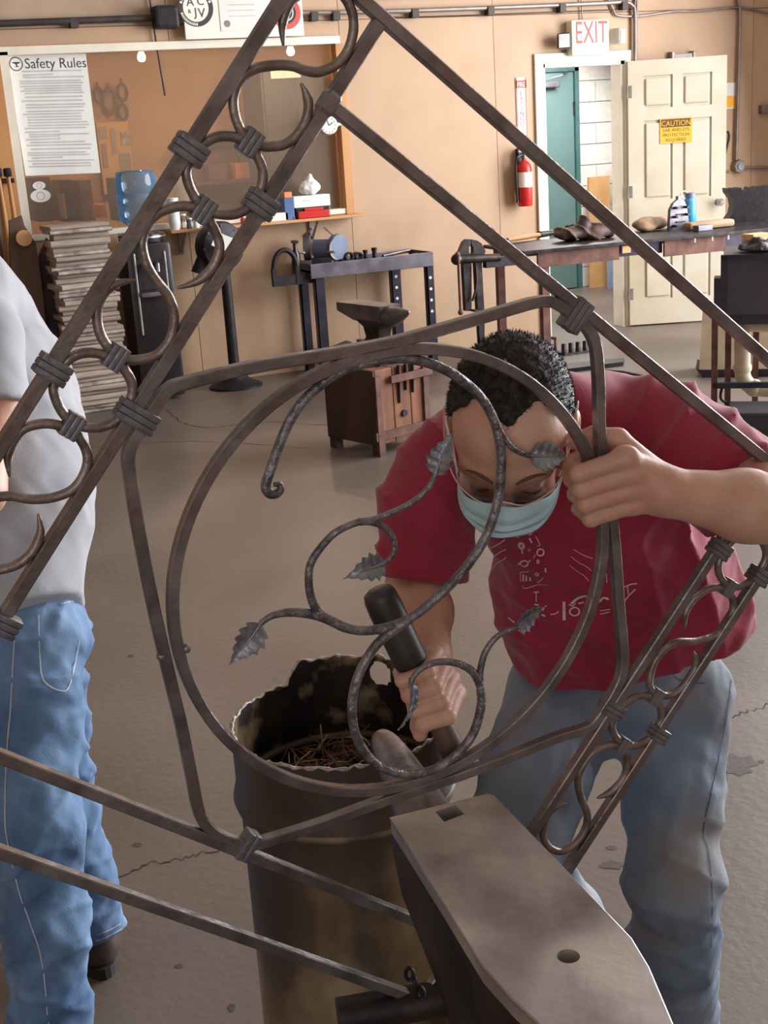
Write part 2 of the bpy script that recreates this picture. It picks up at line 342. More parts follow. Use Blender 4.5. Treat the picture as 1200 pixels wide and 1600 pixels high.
mbr = MB().span((8.2, -5, 0), (8.3, .9, 4.2)).span((8.2, 7.5, 0), (8.3, 8.9, 4.2)).span((8.2, .9, 3.8), (8.3, 7.5, 4.2)); struct('wall_right', mb=mbr, m='plywood')
mbr = MB().span((-.4, -5, 0), (8.2, -4.9, 4.2)).span((-5, -5, 3.9), (-.4, -4.9, 4.2)); struct('wall_rear', mb=mbr, m='plywood')
struct('ceiling', mb=MB().span((-5, -5, 4.2), (8.3, 8.9, 4.3)), m='ceiling')
# office behind the window
mb = MB().span((.6, 11.3, 0), (4.6, 11.4, 2.6)).span((.5, 8.92, 0), (.6, 11.4, 2.6)).span((4.6, 8.92, 0), (4.7, 11.4, 2.6)); struct('wall_office', mb=mb, m='office_wall')
struct('ceiling_office', mb=MB().span((.5, 8.92, 2.6), (4.7, 11.4, 2.65)), m='office_wall')
# vestibule behind the doorway
VY = atz(905, 449).y
mb = MB().span((4.8, VY+.02, 0), (8.2, VY+.1, 2.7)); wv = struct('wall_vestibule', mb=mb, m='mortar')
bx0 = atY(906, 300, VY).x
for k in range(14):
    z0 = k*.2; x = bx0-(.2 if k % 2 else 0)
    while x < bx0+1.5:
        a = max(x, bx0); b = x+.4
        if b-a > .05: MB().span((a+.004, VY, z0+.004), (b-.004, VY+.03, z0+.196)).build('block', 'block', wv)
        x += .4
struct('wall_vestibule_side', mb=MB().span((4.85, 8.92, 0), (4.95, VY+.1, 2.7)), m='block'); struct('ceiling_vestibule', mb=MB().span((4.8, 8.92, 2.7), (8.2, VY+.1, 2.75)), m='ceiling')
# teal steel door in the vestibule
ta = atY(846, 300, VY).x-.35; tb = atY(902, 300, VY).x; tt = atY(902, 112, VY).z
d2 = struct('door_2', (tb, VY, 0)); MB().span((ta, VY-.045, .01), (tb-.05, VY-.002, tt), .004).build('slab', 'teal', d2); MB().span((tb-.045, VY-.07, 0), (tb, VY, tt+.05)).span((ta, VY-.07, tt+.005), (tb, VY, tt+.06)).build('frame', 'teal_dark', d2)
for z in (.35, 1.75): MB().cyl((tb-.048, VY-.055, z-.06), (tb-.048, VY-.055, z+.06), .012).build('hinge', 'steel_dark', d2)
mb = MB().span((ta+.2, VY-.12, tt-.14), (ta+.52, VY-.05, tt-.08), .01); q = mb.build('closer', 'steel_grey', d2); MB().beam((ta+.30, VY-.14, tt-.07), (tb-.25, VY-.18, tt-.03), .02, .012).beam((tb-.25, VY-.18, tt-.03), (tb-.1, VY-.05, tt+.01), .02, .012).build('closer_arm', 'steel_grey', q)
# office window
w1 = struct('window_1', (WX0, WY, WZ0))
mb = MB().span((WX0-.05, WY-.03, WZ1-.02), (WX1+.03, WY+.1, WZ1+.03)).span((WX0-.01, WY-.03, WZ0), (WX0+.045, WY+.1, WZ1)); mb.build('window_frame', 'white_paint', w1)
MB().span((WX0-.10, WY-.035, WZ0-.1), (WX0-.01, WY+.02, WZ1+.0)).build('window_casing', 'pine', w1); MB().span((WX1-.005, WY-.03, WZ0-.02), (WX1+.055, WY+.1, WZ1-.02)).build('window_casing', 'pine', w1)
MB().span((WX0, WY-.02, WZ0-.015), (WX1+.03, WY+.1, WZ0+.02)).build('window_stool', 'white_paint', w1)
MB().span((WX0+.045, WY+.05, WZ0+.02), (WX1-.005, WY+.056, WZ1-.02)).build('pane', 'window_glass', w1)
# doorway casing and jambs
t1 = struct('trim_1', (DX0, WY, 0))
for a, b in (((DX0-.075, WY-.022, 0), (DX0, WY+.0, DZ1)), ((DX1, WY-.022, 0), (DX1+.06, WY, DZ1)), ((DX0-.075, WY-.022, DZ1), (DX1+.06, WY, DZ1+.075))): MB().span(a, b, .006).build('casing', 'white_paint', t1)
for a, b in (((DX0-.0, WY-.01, 0), (DX0+.018, WY+.13, DZ1)), ((DX1-.03, WY-.01, 0), (DX1, WY+.13, DZ1)), ((DX0, WY-.01, DZ1-.025), (DX1, WY+.13, DZ1))): MB().span(a, b).build('jamb', 'white_paint', t1)
# open six-panel door: hinged at the right of the doorway
ang = math.atan2(8.50-8.785, 6.635-5.93); Md = Matrix.Translation((5.935, 8.775, .012)) @ Matrix.Rotation(ang, 4, 'Z')
DWd, DHt = .765, 2.025
d1 = struct('door_1', (5.935, 8.775, 0)); mb = MB(Md).span((0, -.012, 0), (DWd, .02, DHt))
us = [0, .115, .345, .42, .65, DWd]; vz = [0, .20, .66, .98, 1.58, 1.67, 1.91, DHt]
for i in (0, 2, 4): mb.span((us[i], -.024, 0), (us[i+1], -.012, DHt))
for j in (0, 2, 4, 6):
    for i in (1, 3): mb.span((us[i], -.024, vz[j]), (us[i+1], -.012, vz[j+1]))
mb.build('slab', 'door_paint', d1)
for i in (1, 3):
    for j in (1, 3, 5): MB(Md).span((us[i]+.022, -.026, vz[j]+.022), (us[i+1]-.022, -.010, vz[j+1]-.022), .011).build('panel', 'door_paint', d1)
MB(Md).lathe([(.028, 0), (.028, .006), (.012, .012), (.012, .035), (.026, .042), (.030, .055), (.024, .068), (.0, .07)], (DWd-.055, -.024, .93), (0, -1, 0)).build('knob', 'steel_bright', d1, 40)
for z in (.25, 1.05, 1.80): MB(Md).cyl((-.006, -.02, z-.05), (-.006, -.02, z+.05), .008).span((0, -.028, z-.045), (.028, -.023, z+.045)).build('hinge', 'galv', d1)
# caution sign on the door
cs = thing('caution_sign', Md @ Vector((.37, -.03, 1.5)), 'yellow caution sign for ear and eye protection on open white door', 'sign')
MB(Md).span((.245, -.031, 1.40), (.495, -.027, 1.585)).build('plate', 'yellow_sign', cs); MB(Md).span((.255, -.0325, 1.52), (.485, -.031, 1.58)).build('header', 'sign_black', cs)
Xd = Md.to_3x3() @ Vector((1, 0, 0)); Zu = Vector((0, 0, 1))
MB().text('CAUTION', .058, Md @ Vector((.37, -.0333, 1.529)), Xd, Zu, .0, sx=.88).build('lettering', 'yellow_sign', cs)
mb = MB()
for t, z in (('EAR AND EYE', 1.487), ('PROTECTION', 1.45), ('REQUIRED', 1.413)): mb.text(t, .034, Md @ Vector((.37, -.0318, z)), Xd, Zu, 0)
mb.build('lettering', 'sign_black', cs)

# ------------------------------------------------------------------ pipes and fittings on the back wall
XW = Vector((1, 0, 0))
def run(pts, r, name, m, label, cat='pipe', off=.04, clips=()):
    P = [W(x, y, off) for x, y in pts]; t = thing(name, P[0], label, cat); MB().tube(smoothline(P, 5) if len(P) > 2 else P, r, 10).build('tube', m, t, 60)
    for x, y in clips:
        c = W(x, y, .03); MB().box(c, (.05, .06, .06)).build('clamp', 'pipe_dark', t)
    return t
run([(-60, 39), (240, 28), (262, 27)], .022, 'air_pipe', 'pipe_dark', 'dark pipe running along the wall above the window', clips=[(115, 36)])
mb = MB(); p = W(258, 27, .06); mb.box(p, (.16, .12, .14), .02); t = tag(mb.build('pipe_valve', 'cast_black'), 'black square pipe valve left of the white emblem board', 'valve'); 
run([(230, -30), (243, 60), (258, 150)], .006, 'wall_cable', 'pipe_dark', 'thin dark cable dropping beside the pipe valve', 'cable', .02)
run([(470, 20), (600, 18), (800, 11), (940, 5), (975, 3), (987, 8), (992, 22), (992, 100)], .016, 'conduit', 'galv', 'long grey conduit bending down over the open door', off=.035, clips=[(490, 26), (524, 25), (647, 21), (765, 17), (877, 13), (974, 9)])
run([(560, -3), (800, -11), (1000, -18)], .010, 'conduit', 'galv', 'slim grey conduit at the very top of the wall', off=.03)
run([(1150, -15), (1154, 6), (1156, 30), (1152, 180), (1150, 250)], .014, 'conduit', 'galv', 'vertical conduit dropping to the junction box right of the door', off=.03)
run([(945, -12), (958, 15), (965, 24), (1000, 25), (1050, 18), (1090, 17), (1130, 13), (1160, 12), (1200, 20), (1260, 32)], .009, 'armored_cable', 'galv', 'sagging metal cable strung over the open door', 'cable', .02)
run([(907, -25), (910, 34)], .005, 'sign_cable', 'galv', 'thin cable feeding the exit sign from above', 'cable', .02)
run([(600, 27), (700, 25), (990, 14)], .004, 'wall_cable', 'pipe_dark', 'thin straight wire under the long conduit', 'cable', .012)
run([(992, 8), (995, -20), (995, 90)], .008, 'conduit', 'galv', 'thin conduit paired with the bend above the door', off=.02)
run([(1150, 262), (1290, 262)], .012, 'conduit', 'galv', 'short conduit leaving the junction box to the right', off=.03); run([(1112, 268), (1140, 268)], .012, 'conduit', 'galv', 'short conduit reaching the junction box from the door', off=.03)
p = W(1150, 260, .0); jb = thing('junction_box', p, 'round grey junction box on the wall right of the door', 'junction box'); MB().lathe([(.055, 0), (.055, .05), (.05, .055)], p, (0, -1, 0), 8).build('body', 'galv', jb); MB().lathe([(.03, 0), (.03, .01)], p+Vector((0, -.055, 0)), (0, -1, 0), 12).build('cover', 'steel_bright', jb)
run([(1137, 205), (1139, 215), (1133, 240)], .010, 'wall_cable', 'pipe_dark', 'short dark cord hooked on the wall beside the door', 'cable', .03)
p = W(1190, 171); tag(MB().span(p+Vector((-.035, -.05, -.035)), p+Vector((.12, 0, .035)), .01).build('outlet_box', 'galv'), 'grey outlet box at the right edge of the wall', 'outlet box')
p = W(1062, 87, .0); hb = thing('door_bracket', p, 'grey steel bracket on the wall above the open door', 'bracket'); MB().span(p+Vector((-.11, -.05, -.03)), p+Vector((.11, -.02, .015)), .006).build('bar', 'galv', hb)
for s in (-1, 1): MB().span(p+Vector((s*.10-.015, -.06, -.04)), p+Vector((s*.10+.015, 0, .03)), .006).build('lug', 'galv', hb)
p = W(1137, 150); yt = thing('yellow_notice', p, 'small yellow notice half hidden behind the open door', 'notice'); MB().span(p+Vector((-.075, -.004, -.10)), p+Vector((.075, 0, .10))).build('sheet', 'paper', yt); MB().span(p+Vector((-.07, -.006, -.09)), p+Vector((.07, -.004, .0))).build('print', 'yellow_sign', yt)

# exit sign
p = W(913, 60); ex = thing('exit_sign', p, 'white EXIT sign with two lamp heads over the doorway', 'sign')
MB().span((p.x-.165, WY-.09, p.z-.125), (p.x+.165, WY, p.z+.125), .015).build('housing', 'sign_white', ex); MB().text('EXIT', .225, (p.x+.005, WY-.0915, p.z-.04), XW, Zu, 0, sx=.62).build('lettering', 'ink_red', ex)
for s, m in ((-1, 'black_plastic'), (1, 'beige_plastic')):
    c = Vector((p.x+s*.235, WY-.09, p.z-.02 if s < 0 else p.z)); R = Matrix.Rotation(s*.5, 3, 'Z'); h = MB().box(c, (.10, .09, .115), .02, R).build('lamp_head', m, ex, 40)
    MB().box(c+R @ Vector((0, -.047, 0)), (.08, .008, .095), .003, R).build('lens', 'white_plastic', h); MB().beam((p.x+s*.16, WY-.05, p.z-.02), c, .02, .02).build('lamp_arm', 'beige_plastic', ex)
# fire extinguisher and its sign
p0 = W(813, 121); p1 = W(813, 245); fs = thing('extinguisher_sign', p1, 'narrow red and white FIRE EXTINGUISHER sign beside the doorway', 'sign')
MB().span((p0.x-.045, WY-.006, p1.z), (p0.x+.045, WY, p0.z)).build('plate', 'sign_white', fs)
mb = MB().span((p0.x-.045, WY-.0075, p0.z-.075), (p0.x+.045, WY-.006, p0.z-.02)).span((p0.x-.043, WY-.0075, p1.z), (p0.x-.036, WY-.006, p0.z)).span((p0.x+.036, WY-.0075, p1.z), (p0.x+.043, WY-.006, p0.z)); mb.build('border', 'ink_red', fs)
MB().text('FIRE', .05, (p0.x, WY-.0082, p0.z-.067), XW, Zu, 0, sx=.75).build('lettering', 'sign_white', fs)
mb = MB(); zz = p0.z-.13
for ch in 'EXTINGUISHER': mb.text(ch, .046, (p0.x, WY-.0075, zz), XW, Zu, 0); zz -= .036
mb.build('lettering', 'ink_red', fs)
c = W(821, 322, .09); fe = thing('fire_extinguisher', c, 'red fire extinguisher hanging on the wall left of the doorway', 'fire extinguisher')
MB().lathe([(.050, 0), (.056, .01), (.056, .27), (.050, .30), (.03, .325), (.018, .335), (.018, .36)], c, n=20).build('cylinder', 'red_gloss', fe, 50)
MB().lathe([(.0575, .14), (.0575, .25)], c, n=20, cap=False).build('label_band', 'sign_white', fe, 50)
MB().cyl(c+Vector((0, 0, .35)), c+Vector((0, 0, .40)), .02, .016).span(c+Vector((-.05, -.012, .395)), c+Vector((.03, .012, .41))).span(c+Vector((-.055, -.01, .42)), c+Vector((.03, .01, .432))).build('valve', 'steel_grey', fe)
MB().tube(smoothline([c+Vector((-.02, 0, .375)), c+Vector((-.062, -.01, .36)), c+Vector((-.072, 0, .30)), c+Vector((-.07, 0, .15)), c+Vector((-.066, 0, .03))], 5), [.010]*16+[.010]*4+[.014], 8).build('hose', 'black_plastic', fe, 60)
MB().span(c+Vector((-.02, .05, .1)), c+Vector((.02, .09, .42))).build('bracket', 'steel_dark', fe)

# emblem board above the window
p0 = W(279, -12); p1 = W(470, 57); eb = thing('emblem_board', p1, 'white board with round emblems and a certificate above the window', 'sign')
MB().span((p0.x, WY-.07, p1.z), (p1.x, WY-.045, p0.z+.05)).build('board', 'sign_white', eb)
c = W(306, 12, .07); c.y = WY-.0715
def disc(mb, c, r0, r1, n=32):
    vs_ = []
    for j in range(n):
        a = 2*math.pi*j/n
        for r in (r0, r1): vs_.append((c.x+r*math.cos(a), c.y, c.z+r*math.sin(a)))
    mb.add(vs_, [(2*j, 2*j+1, (2*j+3) % (2*n), (2*j+2) % (2*n)) for j in range(n)]); return mb
disc(MB(), c, .088, .118).build('ring_print', 'ink', eb); mb = MB()
mb.text('A', .075, c+Vector((-.035, 0, .012)), XW, Zu, 0); mb.text('C', .072, c+Vector((.035, 0, .016)), XW, Zu, 0); mb.text('&', .035, c+Vector((-.045, 0, -.032)), XW, Zu, 0); mb.text('J', .075, c+Vector((-.004, 0, -.052)), XW, Zu, 0); mb.text('V', .082, c+Vector((.036, 0, -.06)), XW, Zu, 0); mb.build('lettering', 'ink', eb)
mb = MB(); cw = c.copy(); cw.y -= .0006
for k in range(26):
    a = math.radians(200+k*(140/25)) if k < 13 else math.radians(20+(k-13)*(140/12)); r = .103
    q = cw+Vector((r*math.cos(a), 0, r*math.sin(a))); t = Vector((-math.sin(a), 0, math.cos(a))); n = Vector((math.cos(a), 0, math.sin(a))); mb.add([q+t*.007+n*.008, q-t*.007+n*.008, q-t*.007-n*.008, q+t*.007-n*.008], [(0, 1, 2, 3)])
mb.build('ring_lettering', 'sign_white', eb)
q0 = W(340, -12, .072); q1 = W(412, 47, .072); ce = MB().span((q0.x, WY-.074, q1.z), (q1.x, WY-.07, q0.z+.03)).build('certificate', 'paper', eb)
mb = MB()
for k in range(4): mb.span((q0.x+.06, WY-.0748, q1.z+.09+k*.035), (q1.x-.05, WY-.074, q1.z+.095+k*.035))
mb.build('print', 'ink_grey', ce); cc = W(355, 37, .075); cc.y = WY-.0752; disc(MB(), cc, 0, .022, 20).build('seal', 'galv', ce)
c = W(447, 20, .07); c.y = WY-.0715; disc(MB(), c, 0, .105).build('red_emblem', 'ink_red', eb); c2 = c.copy(); c2.y -= .0006; disc(MB(), c2, 0, .07).build('emblem_centre', 'ink', eb); disc(MB(), Vector((c2.x, c2.y-.0006, c2.z)), .045, .052).build('emblem_ring', 'sign_white', eb)

# ------------------------------------------------------------------ safety rules sheet and stickers on the glass
GY = WY+.049
def onG(x, y): return atY(x, y, GY)
q = [onG(10, 86), onG(134, 84), onG(157, 270), onG(40, 275)]
sr = thing('safety_sheet', q[3], 'white Safety Rules sheet taped inside the left of the window', 'poster')
MB().add([(v.x, GY-.001, v.z) for v in q]+[(v.x, GY+.001, v.z) for v in q], [(0, 1, 2, 3), (7, 6, 5, 4), (0, 4, 5, 1), (1, 5, 6, 2), (2, 6, 7, 3), (3, 7, 4, 0)]).build('sheet', 'paper', sr)
Xs = (q[1]-q[0]).normalized(); Ys = Xs.cross(Vector((0, 1, 0)))*-1
if Ys.z < 0: Ys = -Ys
oq = onG(39, 107); MB().text('Safety Rules', .088, (oq.x, GY-.002, oq.z), Xs, Ys, 0, 'LEFT', sx=.93).build('heading', 'ink', sr)
c = onG(25, 100); c.y = GY-.002; mb = disc(MB(), c, .037, .043); A = [(-.026, .012), (.024, .012), (.024, .004), (.008, 0), (.006, -.010), (.016, -.018), (-.008, -.018), (.0, -.010), (-.004, 0), (-.014, .003)]
mb.add([(c.x+a, c.y, c.z+b) for a, b in A], [tuple(range(len(A)))]).build('logo', 'ink', sr)
mb = MB(); r = random.Random(4); y = 113
while y < 262:
    t = (y-86)/186; xa = 26+t*20; xb = 130+t*23; xe = xa+(xb-xa)*r.choice((1, .98, .95, .55, .9)); a = onG(xa+(6 if r.random() < .5 else 0), y); b = onG(xe-4, y-2); hgt = .010
    mb.add([(a.x, GY-.0018, a.z), (b.x, GY-.0018, b.z), (b.x, GY-.0018, b.z+hgt), (a.x, GY-.0018, a.z+hgt)], [(0, 1, 2, 3)]); y += r.choice((3.6, 4.4, 6.0))
mb.build('print', 'ink_grey', sr)
for (x, y, rx, rz, lab) in ((61, 290, .042, .026, 'small oval white sticker on the window pane'), (63.5, 306, .066, .041, 'larger oval tan sticker on the window pane')):
    c = onG(x, y); st = thing('oval_sticker', (c.x, GY, c.z), lab, 'sticker'); n = 24
    MB().add([(c.x+rx*math.cos(2*math.pi*j/n), GY-.001, c.z+rz*math.sin(2*math.pi*j/n)) for j in range(n)], [tuple(range(n))]).build('disc', 'paper', st)
    cc = Vector((c.x, GY-.0016, c.z)); disc(MB(), cc, rz*.55, rz*.66, 20).build('print', 'orange', st)
# ------------------------------------------------------------------ inside the office
def pxspan(x0, y0, x1, y1, Y, depth): a = atY(x0, y0, Y); b = atY(x1, y1, Y); return (min(a.x, b.x), Y, min(a.z, b.z)), (max(a.x, b.x), Y+depth, max(a.z, b.z))
for i, (x, y, lab) in enumerate(((221, 89, 'bare glowing bulb over the left half of the office'), (454, 80, 'bare glowing bulb over the right half of the office'))):
    c = atY(x, y, 9.9); b = thing('light_bulb', c, lab, 'light bulb', 'bare bulbs in the office'); MB().lathe([(.0, -.035), (.02, -.03), (.03, -.012), (.03, .006), (.018, .034), (.013, .045)], c, n=16).build('globe', 'bulb_glow', b, 60)
    MB().cyl(c+Vector((0, 0, .04)), c+Vector((0, 0, .10)), .018).build('socket', 'black_plastic', b); MB().cyl(c+Vector((0, 0, .1)), (c.x, c.y, 2.6), .004, n=6).build('cord', 'black_plastic', b)
    l = bpy.data.lights.new('bulb_light', 'POINT'); l.energy = 34; l.color = (1, .78, .52); l.shadow_soft_size = .04; lo = bpy.data.objects.new('bulb_light', l); COL.objects.link(lo); lo.parent = b; lo.location = (0, -.08, -.02)
def bx(name, px, Y, dep, m, label, cat, bev=.004): return tag(MB().span(*pxspan(*px, Y, dep), bev).build(name, m), label, cat)
lk = thing('metal_locker', atY(465, 280, 10.4), 'tall dark grey locker inside the office at the right', 'locker'); a, b = pxspan(405, 108, 530, 420, 10.4, .5); MB().span(a, b, .01).build('cabinet', 'locker_grey', lk)
for k in range(2): MB().span((a[0]+.02+k*(b[0]-a[0])/2, 10.385, a[2]+.05), (a[0]-.02+(k+1)*(b[0]-a[0])/2, 10.4, b[2]-.03), .004).build('locker_door', 'locker_grey', lk)
a2, b2 = pxspan(422, 103, 470, 121, 10.37, .006); tag(MB().span(a2, b2).build('taped_note', 'paper'), 'white note taped on the dark locker', 'note')
cb = thing('pin_board', atY(180, 280, 11.25), 'tan pin board with clippings inside the office', 'board'); MB().span(*pxspan(150, 192, 212, 300, 11.2, .03)).build('board', 'tan_board', cb)
for q in ((154, 198, 168, 216), (172, 200, 184, 240), (188, 206, 205, 226), (158, 225, 170, 262), (186, 240, 206, 268)): MB().span(*pxspan(*q, 11.19, .008)).build('clipping', random.choice(['newsprint', 'newsprint2', 'newsprint3']), cb)
for i, q in enumerate(((148, 138, 160, 160), (164, 140, 178, 176), (182, 132, 200, 156), (184, 164, 200, 186))):
    a, b = pxspan(*q, 11.2, .06); cc = Vector(((a[0]+b[0])/2, 11.2, (a[2]+b[2])/2)); rr = (b[2]-a[2])/2
    h = thing('hanging_tool', cc, ['dark round tool hanging on the office wall beside the sheet', 'dark pliers hanging between the round wall tools', 'dark ring tool hanging below the left bulb', 'dark hooked tool hanging above the pin board'][i], 'tool')
    MB().tube([cc+Vector((rr*.6*math.cos(t), 0, rr*math.sin(t))) for t in np.linspace(0, 6.28, 20)[:-1]], .014, 8, closed=True).build('loop', 'wood_dark', h, 60); MB().cyl(cc+Vector((0, 0, rr)), cc+Vector((0, 0, rr+.05)), .01).build('hook', 'wood_dark', h)
bx('wooden_chest', (48, 278, 88, 345), 9.6, .5, 'wood_dark', 'dark brown wooden chest behind the stickers', 'chest', .02)
bx('filing_box', (92, 282, 120, 345), 9.8, .4, 'steel_dark', 'dark filing box behind the newspaper stack', 'box'); bx('white_binder', (99, 303, 105, 342), 9.4, .25, 'paper', 'white upright binder behind the newspaper stack', 'binder')
bx('grey_crate', (122, 282, 150, 345), 10.0, .4, 'rusty', 'brown crate on the office desk beside the pin board', 'crate'); bx('orange_box', (152, 320, 168, 340), 9.3, .2, 'orange', 'small orange box just inside the window', 'box'); bx('bench_vise_block', (178, 278, 196, 345), 9.9, .3, 'wood_dark', 'dark cabinet behind the water bottle', 'cabinet')
dk = thing('office_desk', atY(250, 350, 9.3), 'long dark desk under the office window', 'desk'); a = atY(50, 350, 9.2); b = atY(420, 335, 9.2); MB().span((a.x, 9.05, 1.04), (b.x, 9.8, 1.075), .005).build('desk_top', 'wood_dark', dk)
for x in (a.x+.05, b.x-.05):
    for y in (9.1, 9.75): MB().span((x-.03, y-.03, 0), (x+.03, y+.03, 1.04)).build('leg', 'wood_dark', dk)
ls = thing('parts_shelf', atY(330, 300, 10.8), 'grey shelf of stored parts seen through the glass', 'shelf'); a, b = pxspan(300, 215, 400, 420, 10.9, .3); MB().span((a[0], 11.1, a[2]), (b[0], 11.2, b[2])).build('back_panel', 'rusty', ls)
for k in range(4): z = a[2]+(b[2]-a[2])*k/3; MB().span((a[0], 10.9, z-.015), (b[0], 11.2, z+.015)).build('shelf_board', 'rusty', ls)
for i, (x, z, m, lab) in enumerate(((.12, 2, 'wood_dark', 'brown box on the office parts shelf, left'), (.36, 2, 'orange', 'orange box on the office parts shelf'), (.2, 1, 'steel_grey', 'grey case on the middle of the office parts shelf'))):
    zz = a[2]+(b[2]-a[2])*z/3+.016; tag(MB().span((a[0]+x, 10.92, zz), (a[0]+x+.17, 11.08, zz+.13), .008).build('parts_box', m), lab, 'box')
a, b = pxspan(268, 266, 285, 345, 9.5, .1); tag(MB().lathe([(.035, 0), (.06, .02), (.06, .22), (.02, .27), (.02, .36)], ((a[0]+b[0])/2, 9.4, a[2]+.05)).build('white_jug', 'white_plastic', None, 50), 'white jug standing behind the water bottle in the office', 'jug')
# wall clock on the window's right edge
c = W(514, 196, .10); ck = thing('wall_gauge', c, 'round white dial clock at the right edge of the window', 'clock'); MB().lathe([(.062, 0), (.066, .01), (.066, .035), (.058, .038)], c+Vector((0, .04, 0)), (0, -1, 0), 28).build('case', 'steel_bright', ck, 40)
MB().lathe([(.057, 0), (.057, .002)], c+Vector((0, .003, 0)), (0, -1, 0), 28).build('dial', 'paper', ck); mb = MB()
for k in range(12): a = math.pi*k/6; n = Vector((math.cos(a), 0, math.sin(a))); mb.beam(c+n*.044+Vector((0, -.0005, 0)), c+n*.052+Vector((0, -.0005, 0)), .004, .001, (0, 1, 0))
mb.beam(c+Vector((0, -.001, 0)), c+Vector((.03, -.001, .018)), .005, .001, (0, 1, 0)).beam(c+Vector((0, -.001, 0)), c+Vector((-.012, -.001, .04)), .004, .001, (0, 1, 0)); mb.build('hands', 'ink', ck); MB().cyl(c+Vector((.06, .02, .0)), c+Vector((.12, .02, .012)), .012).build('stem', 'white_plastic', ck); MB().span(c+Vector((-.02, .03, -.02)), c+Vector((.05, .11, .02))).build('mount', 'steel_dark', ck)
N_ = lambda v: np.array(tuple(v), float)
# ------------------------------------------------------------------ shelf under the window and what stands on it
a = W(262, 358); b = W(549, 334); SZ = (a.z+b.z)/2
sh = thing('window_shelf', (a.x, WY, SZ), 'narrow pine shelf on brackets under the window', 'shelf'); MB().span((a.x-.02, WY-.17, SZ-.02), (b.x+.03, WY-.001, SZ), .004).build('board', 'pine_shelf', sh)
for x, y in ((281, 372), (485, 352)):
    p = W(x, y); MB().span((p.x-.015, WY-.02, SZ-.17), (p.x+.015, WY-.001, SZ-.02)).beam((p.x, WY-.01, SZ-.16), (p.x, WY-.15, SZ-.025), .012, .012).build('bracket', 'galv', sh)
SY = WY-.10
def shelfbox(name, x0, x1, h0, h1, m, label, cat, dep=.10, bev=.004): a = atY(x0, 340, SY-.05).x; b = atY(x1, 340, SY-.05).x; return tag(MB().span((a, SY-.05, SZ+h0), (b, SY-.05+dep, SZ+h1), bev).build(name, m), label, cat)
c = Vector((atY(272, 340, SY).x, SY, SZ)); cp = thing('paper_cups', c, 'tall stack of white paper cups at the left end of the window shelf', 'cups')
for k in range(9): MB().lathe([(.030, k*.019), (.040, k*.019+.055), (.042, k*.019+.058), (.038, k*.019+.056)], c, n=20).build('cup', 'white_plastic', cp, 50)
for i, (x, h, r, m, lab) in enumerate(((287, .10, .02, 'clear_glass', 'clear glass bottle beside the paper cups'), (296, .07, .022, 'steel_grey', 'grey tin beside the clear bottle on the shelf'), (306, .09, .018, 'white_plastic', 'slim white bottle on the window shelf'), (455, .03, .02, 'steel_dark', 'low dark jar before the red case'), (378, .05, .02, 'ink_red', 'small red tin half behind the iron bar'))):
    q = Vector((atY(x, 340, SY).x, SY-.03 if i > 2 else SY, SZ)); t = thing('shelf_jar', q, lab, 'jar'); MB().lathe([(r, 0), (r*1.05, .01), (r*1.05, h*.7), (r*.7, h*.8), (r*.7, h*.9)], q, n=16).build('jar', m, t, 50); MB().lathe([(r*.8, h*.9), (r*.8, h)], q, n=16).build('lid', 'white_plastic', t, 50)
shelfbox('folded_manuals', 414, 451, 0, .055, 'paper', 'pale stack of manuals beside the red case', 'manuals'); shelfbox('small_carton', 446, 461, .0, .15, 'blue_print', 'upright blue carton between manuals and red case', 'carton'); shelfbox('orange_pack', 447, 459, .151, .19, 'orange', 'orange pack on top of the blue carton', 'box', .06)
rc = thing('tool_case', (atY(495, 340, SY).x, SY, SZ), 'black tool case with red front on the window shelf', 'case'); x0, x1 = atY(464, 340, SY-.05).x, atY(518, 340, SY-.05).x; MB().span((x0, SY-.04, SZ), (x1, SY+.08, SZ+.075), .008).build('body', 'black_plastic', rc); MB().span((x0+.01, SY-.055, SZ+.002), (x1-.01, SY-.04, SZ+.05), .006).build('front', 'red_gloss', rc); MB().span((x0+.06, SY-.055, SZ+.05), (x1-.06, SY-.04, SZ+.07), .004).build('handle', 'red_gloss', rc)
wc = thing('white_carton', (atY(490, 330, SY).x, SY, SZ+.076), 'white carton lying on the red and black case', 'carton'); x0, x1 = atY(461, 330, SY-.05).x, atY(518, 330, SY-.05).x; MB().span((x0, SY-.04, SZ+.076), (x1, SY+.08, SZ+.155), .004).build('box', 'white_plastic', wc); MB().span((x0+.06, SY-.0412, SZ+.118), (x0+.12, SY-.04, SZ+.123)).build('print', 'ink_grey', wc)
c = np.array((atY(486, 300, SY).x, SY+.02, SZ+.20)); tag(soft('plastic_bag', lambda X: smin(sd_ell(X, c, (.085, .05, .045)), sd_ell(X, c+(.01, 0, .05), (.03, .025, .05)), .04)+.007*wob(X, 60, 3), c-.13, c+.15, .006, 'plastic_bag'), 'crumpled white plastic bag on top of the white carton', 'bag')

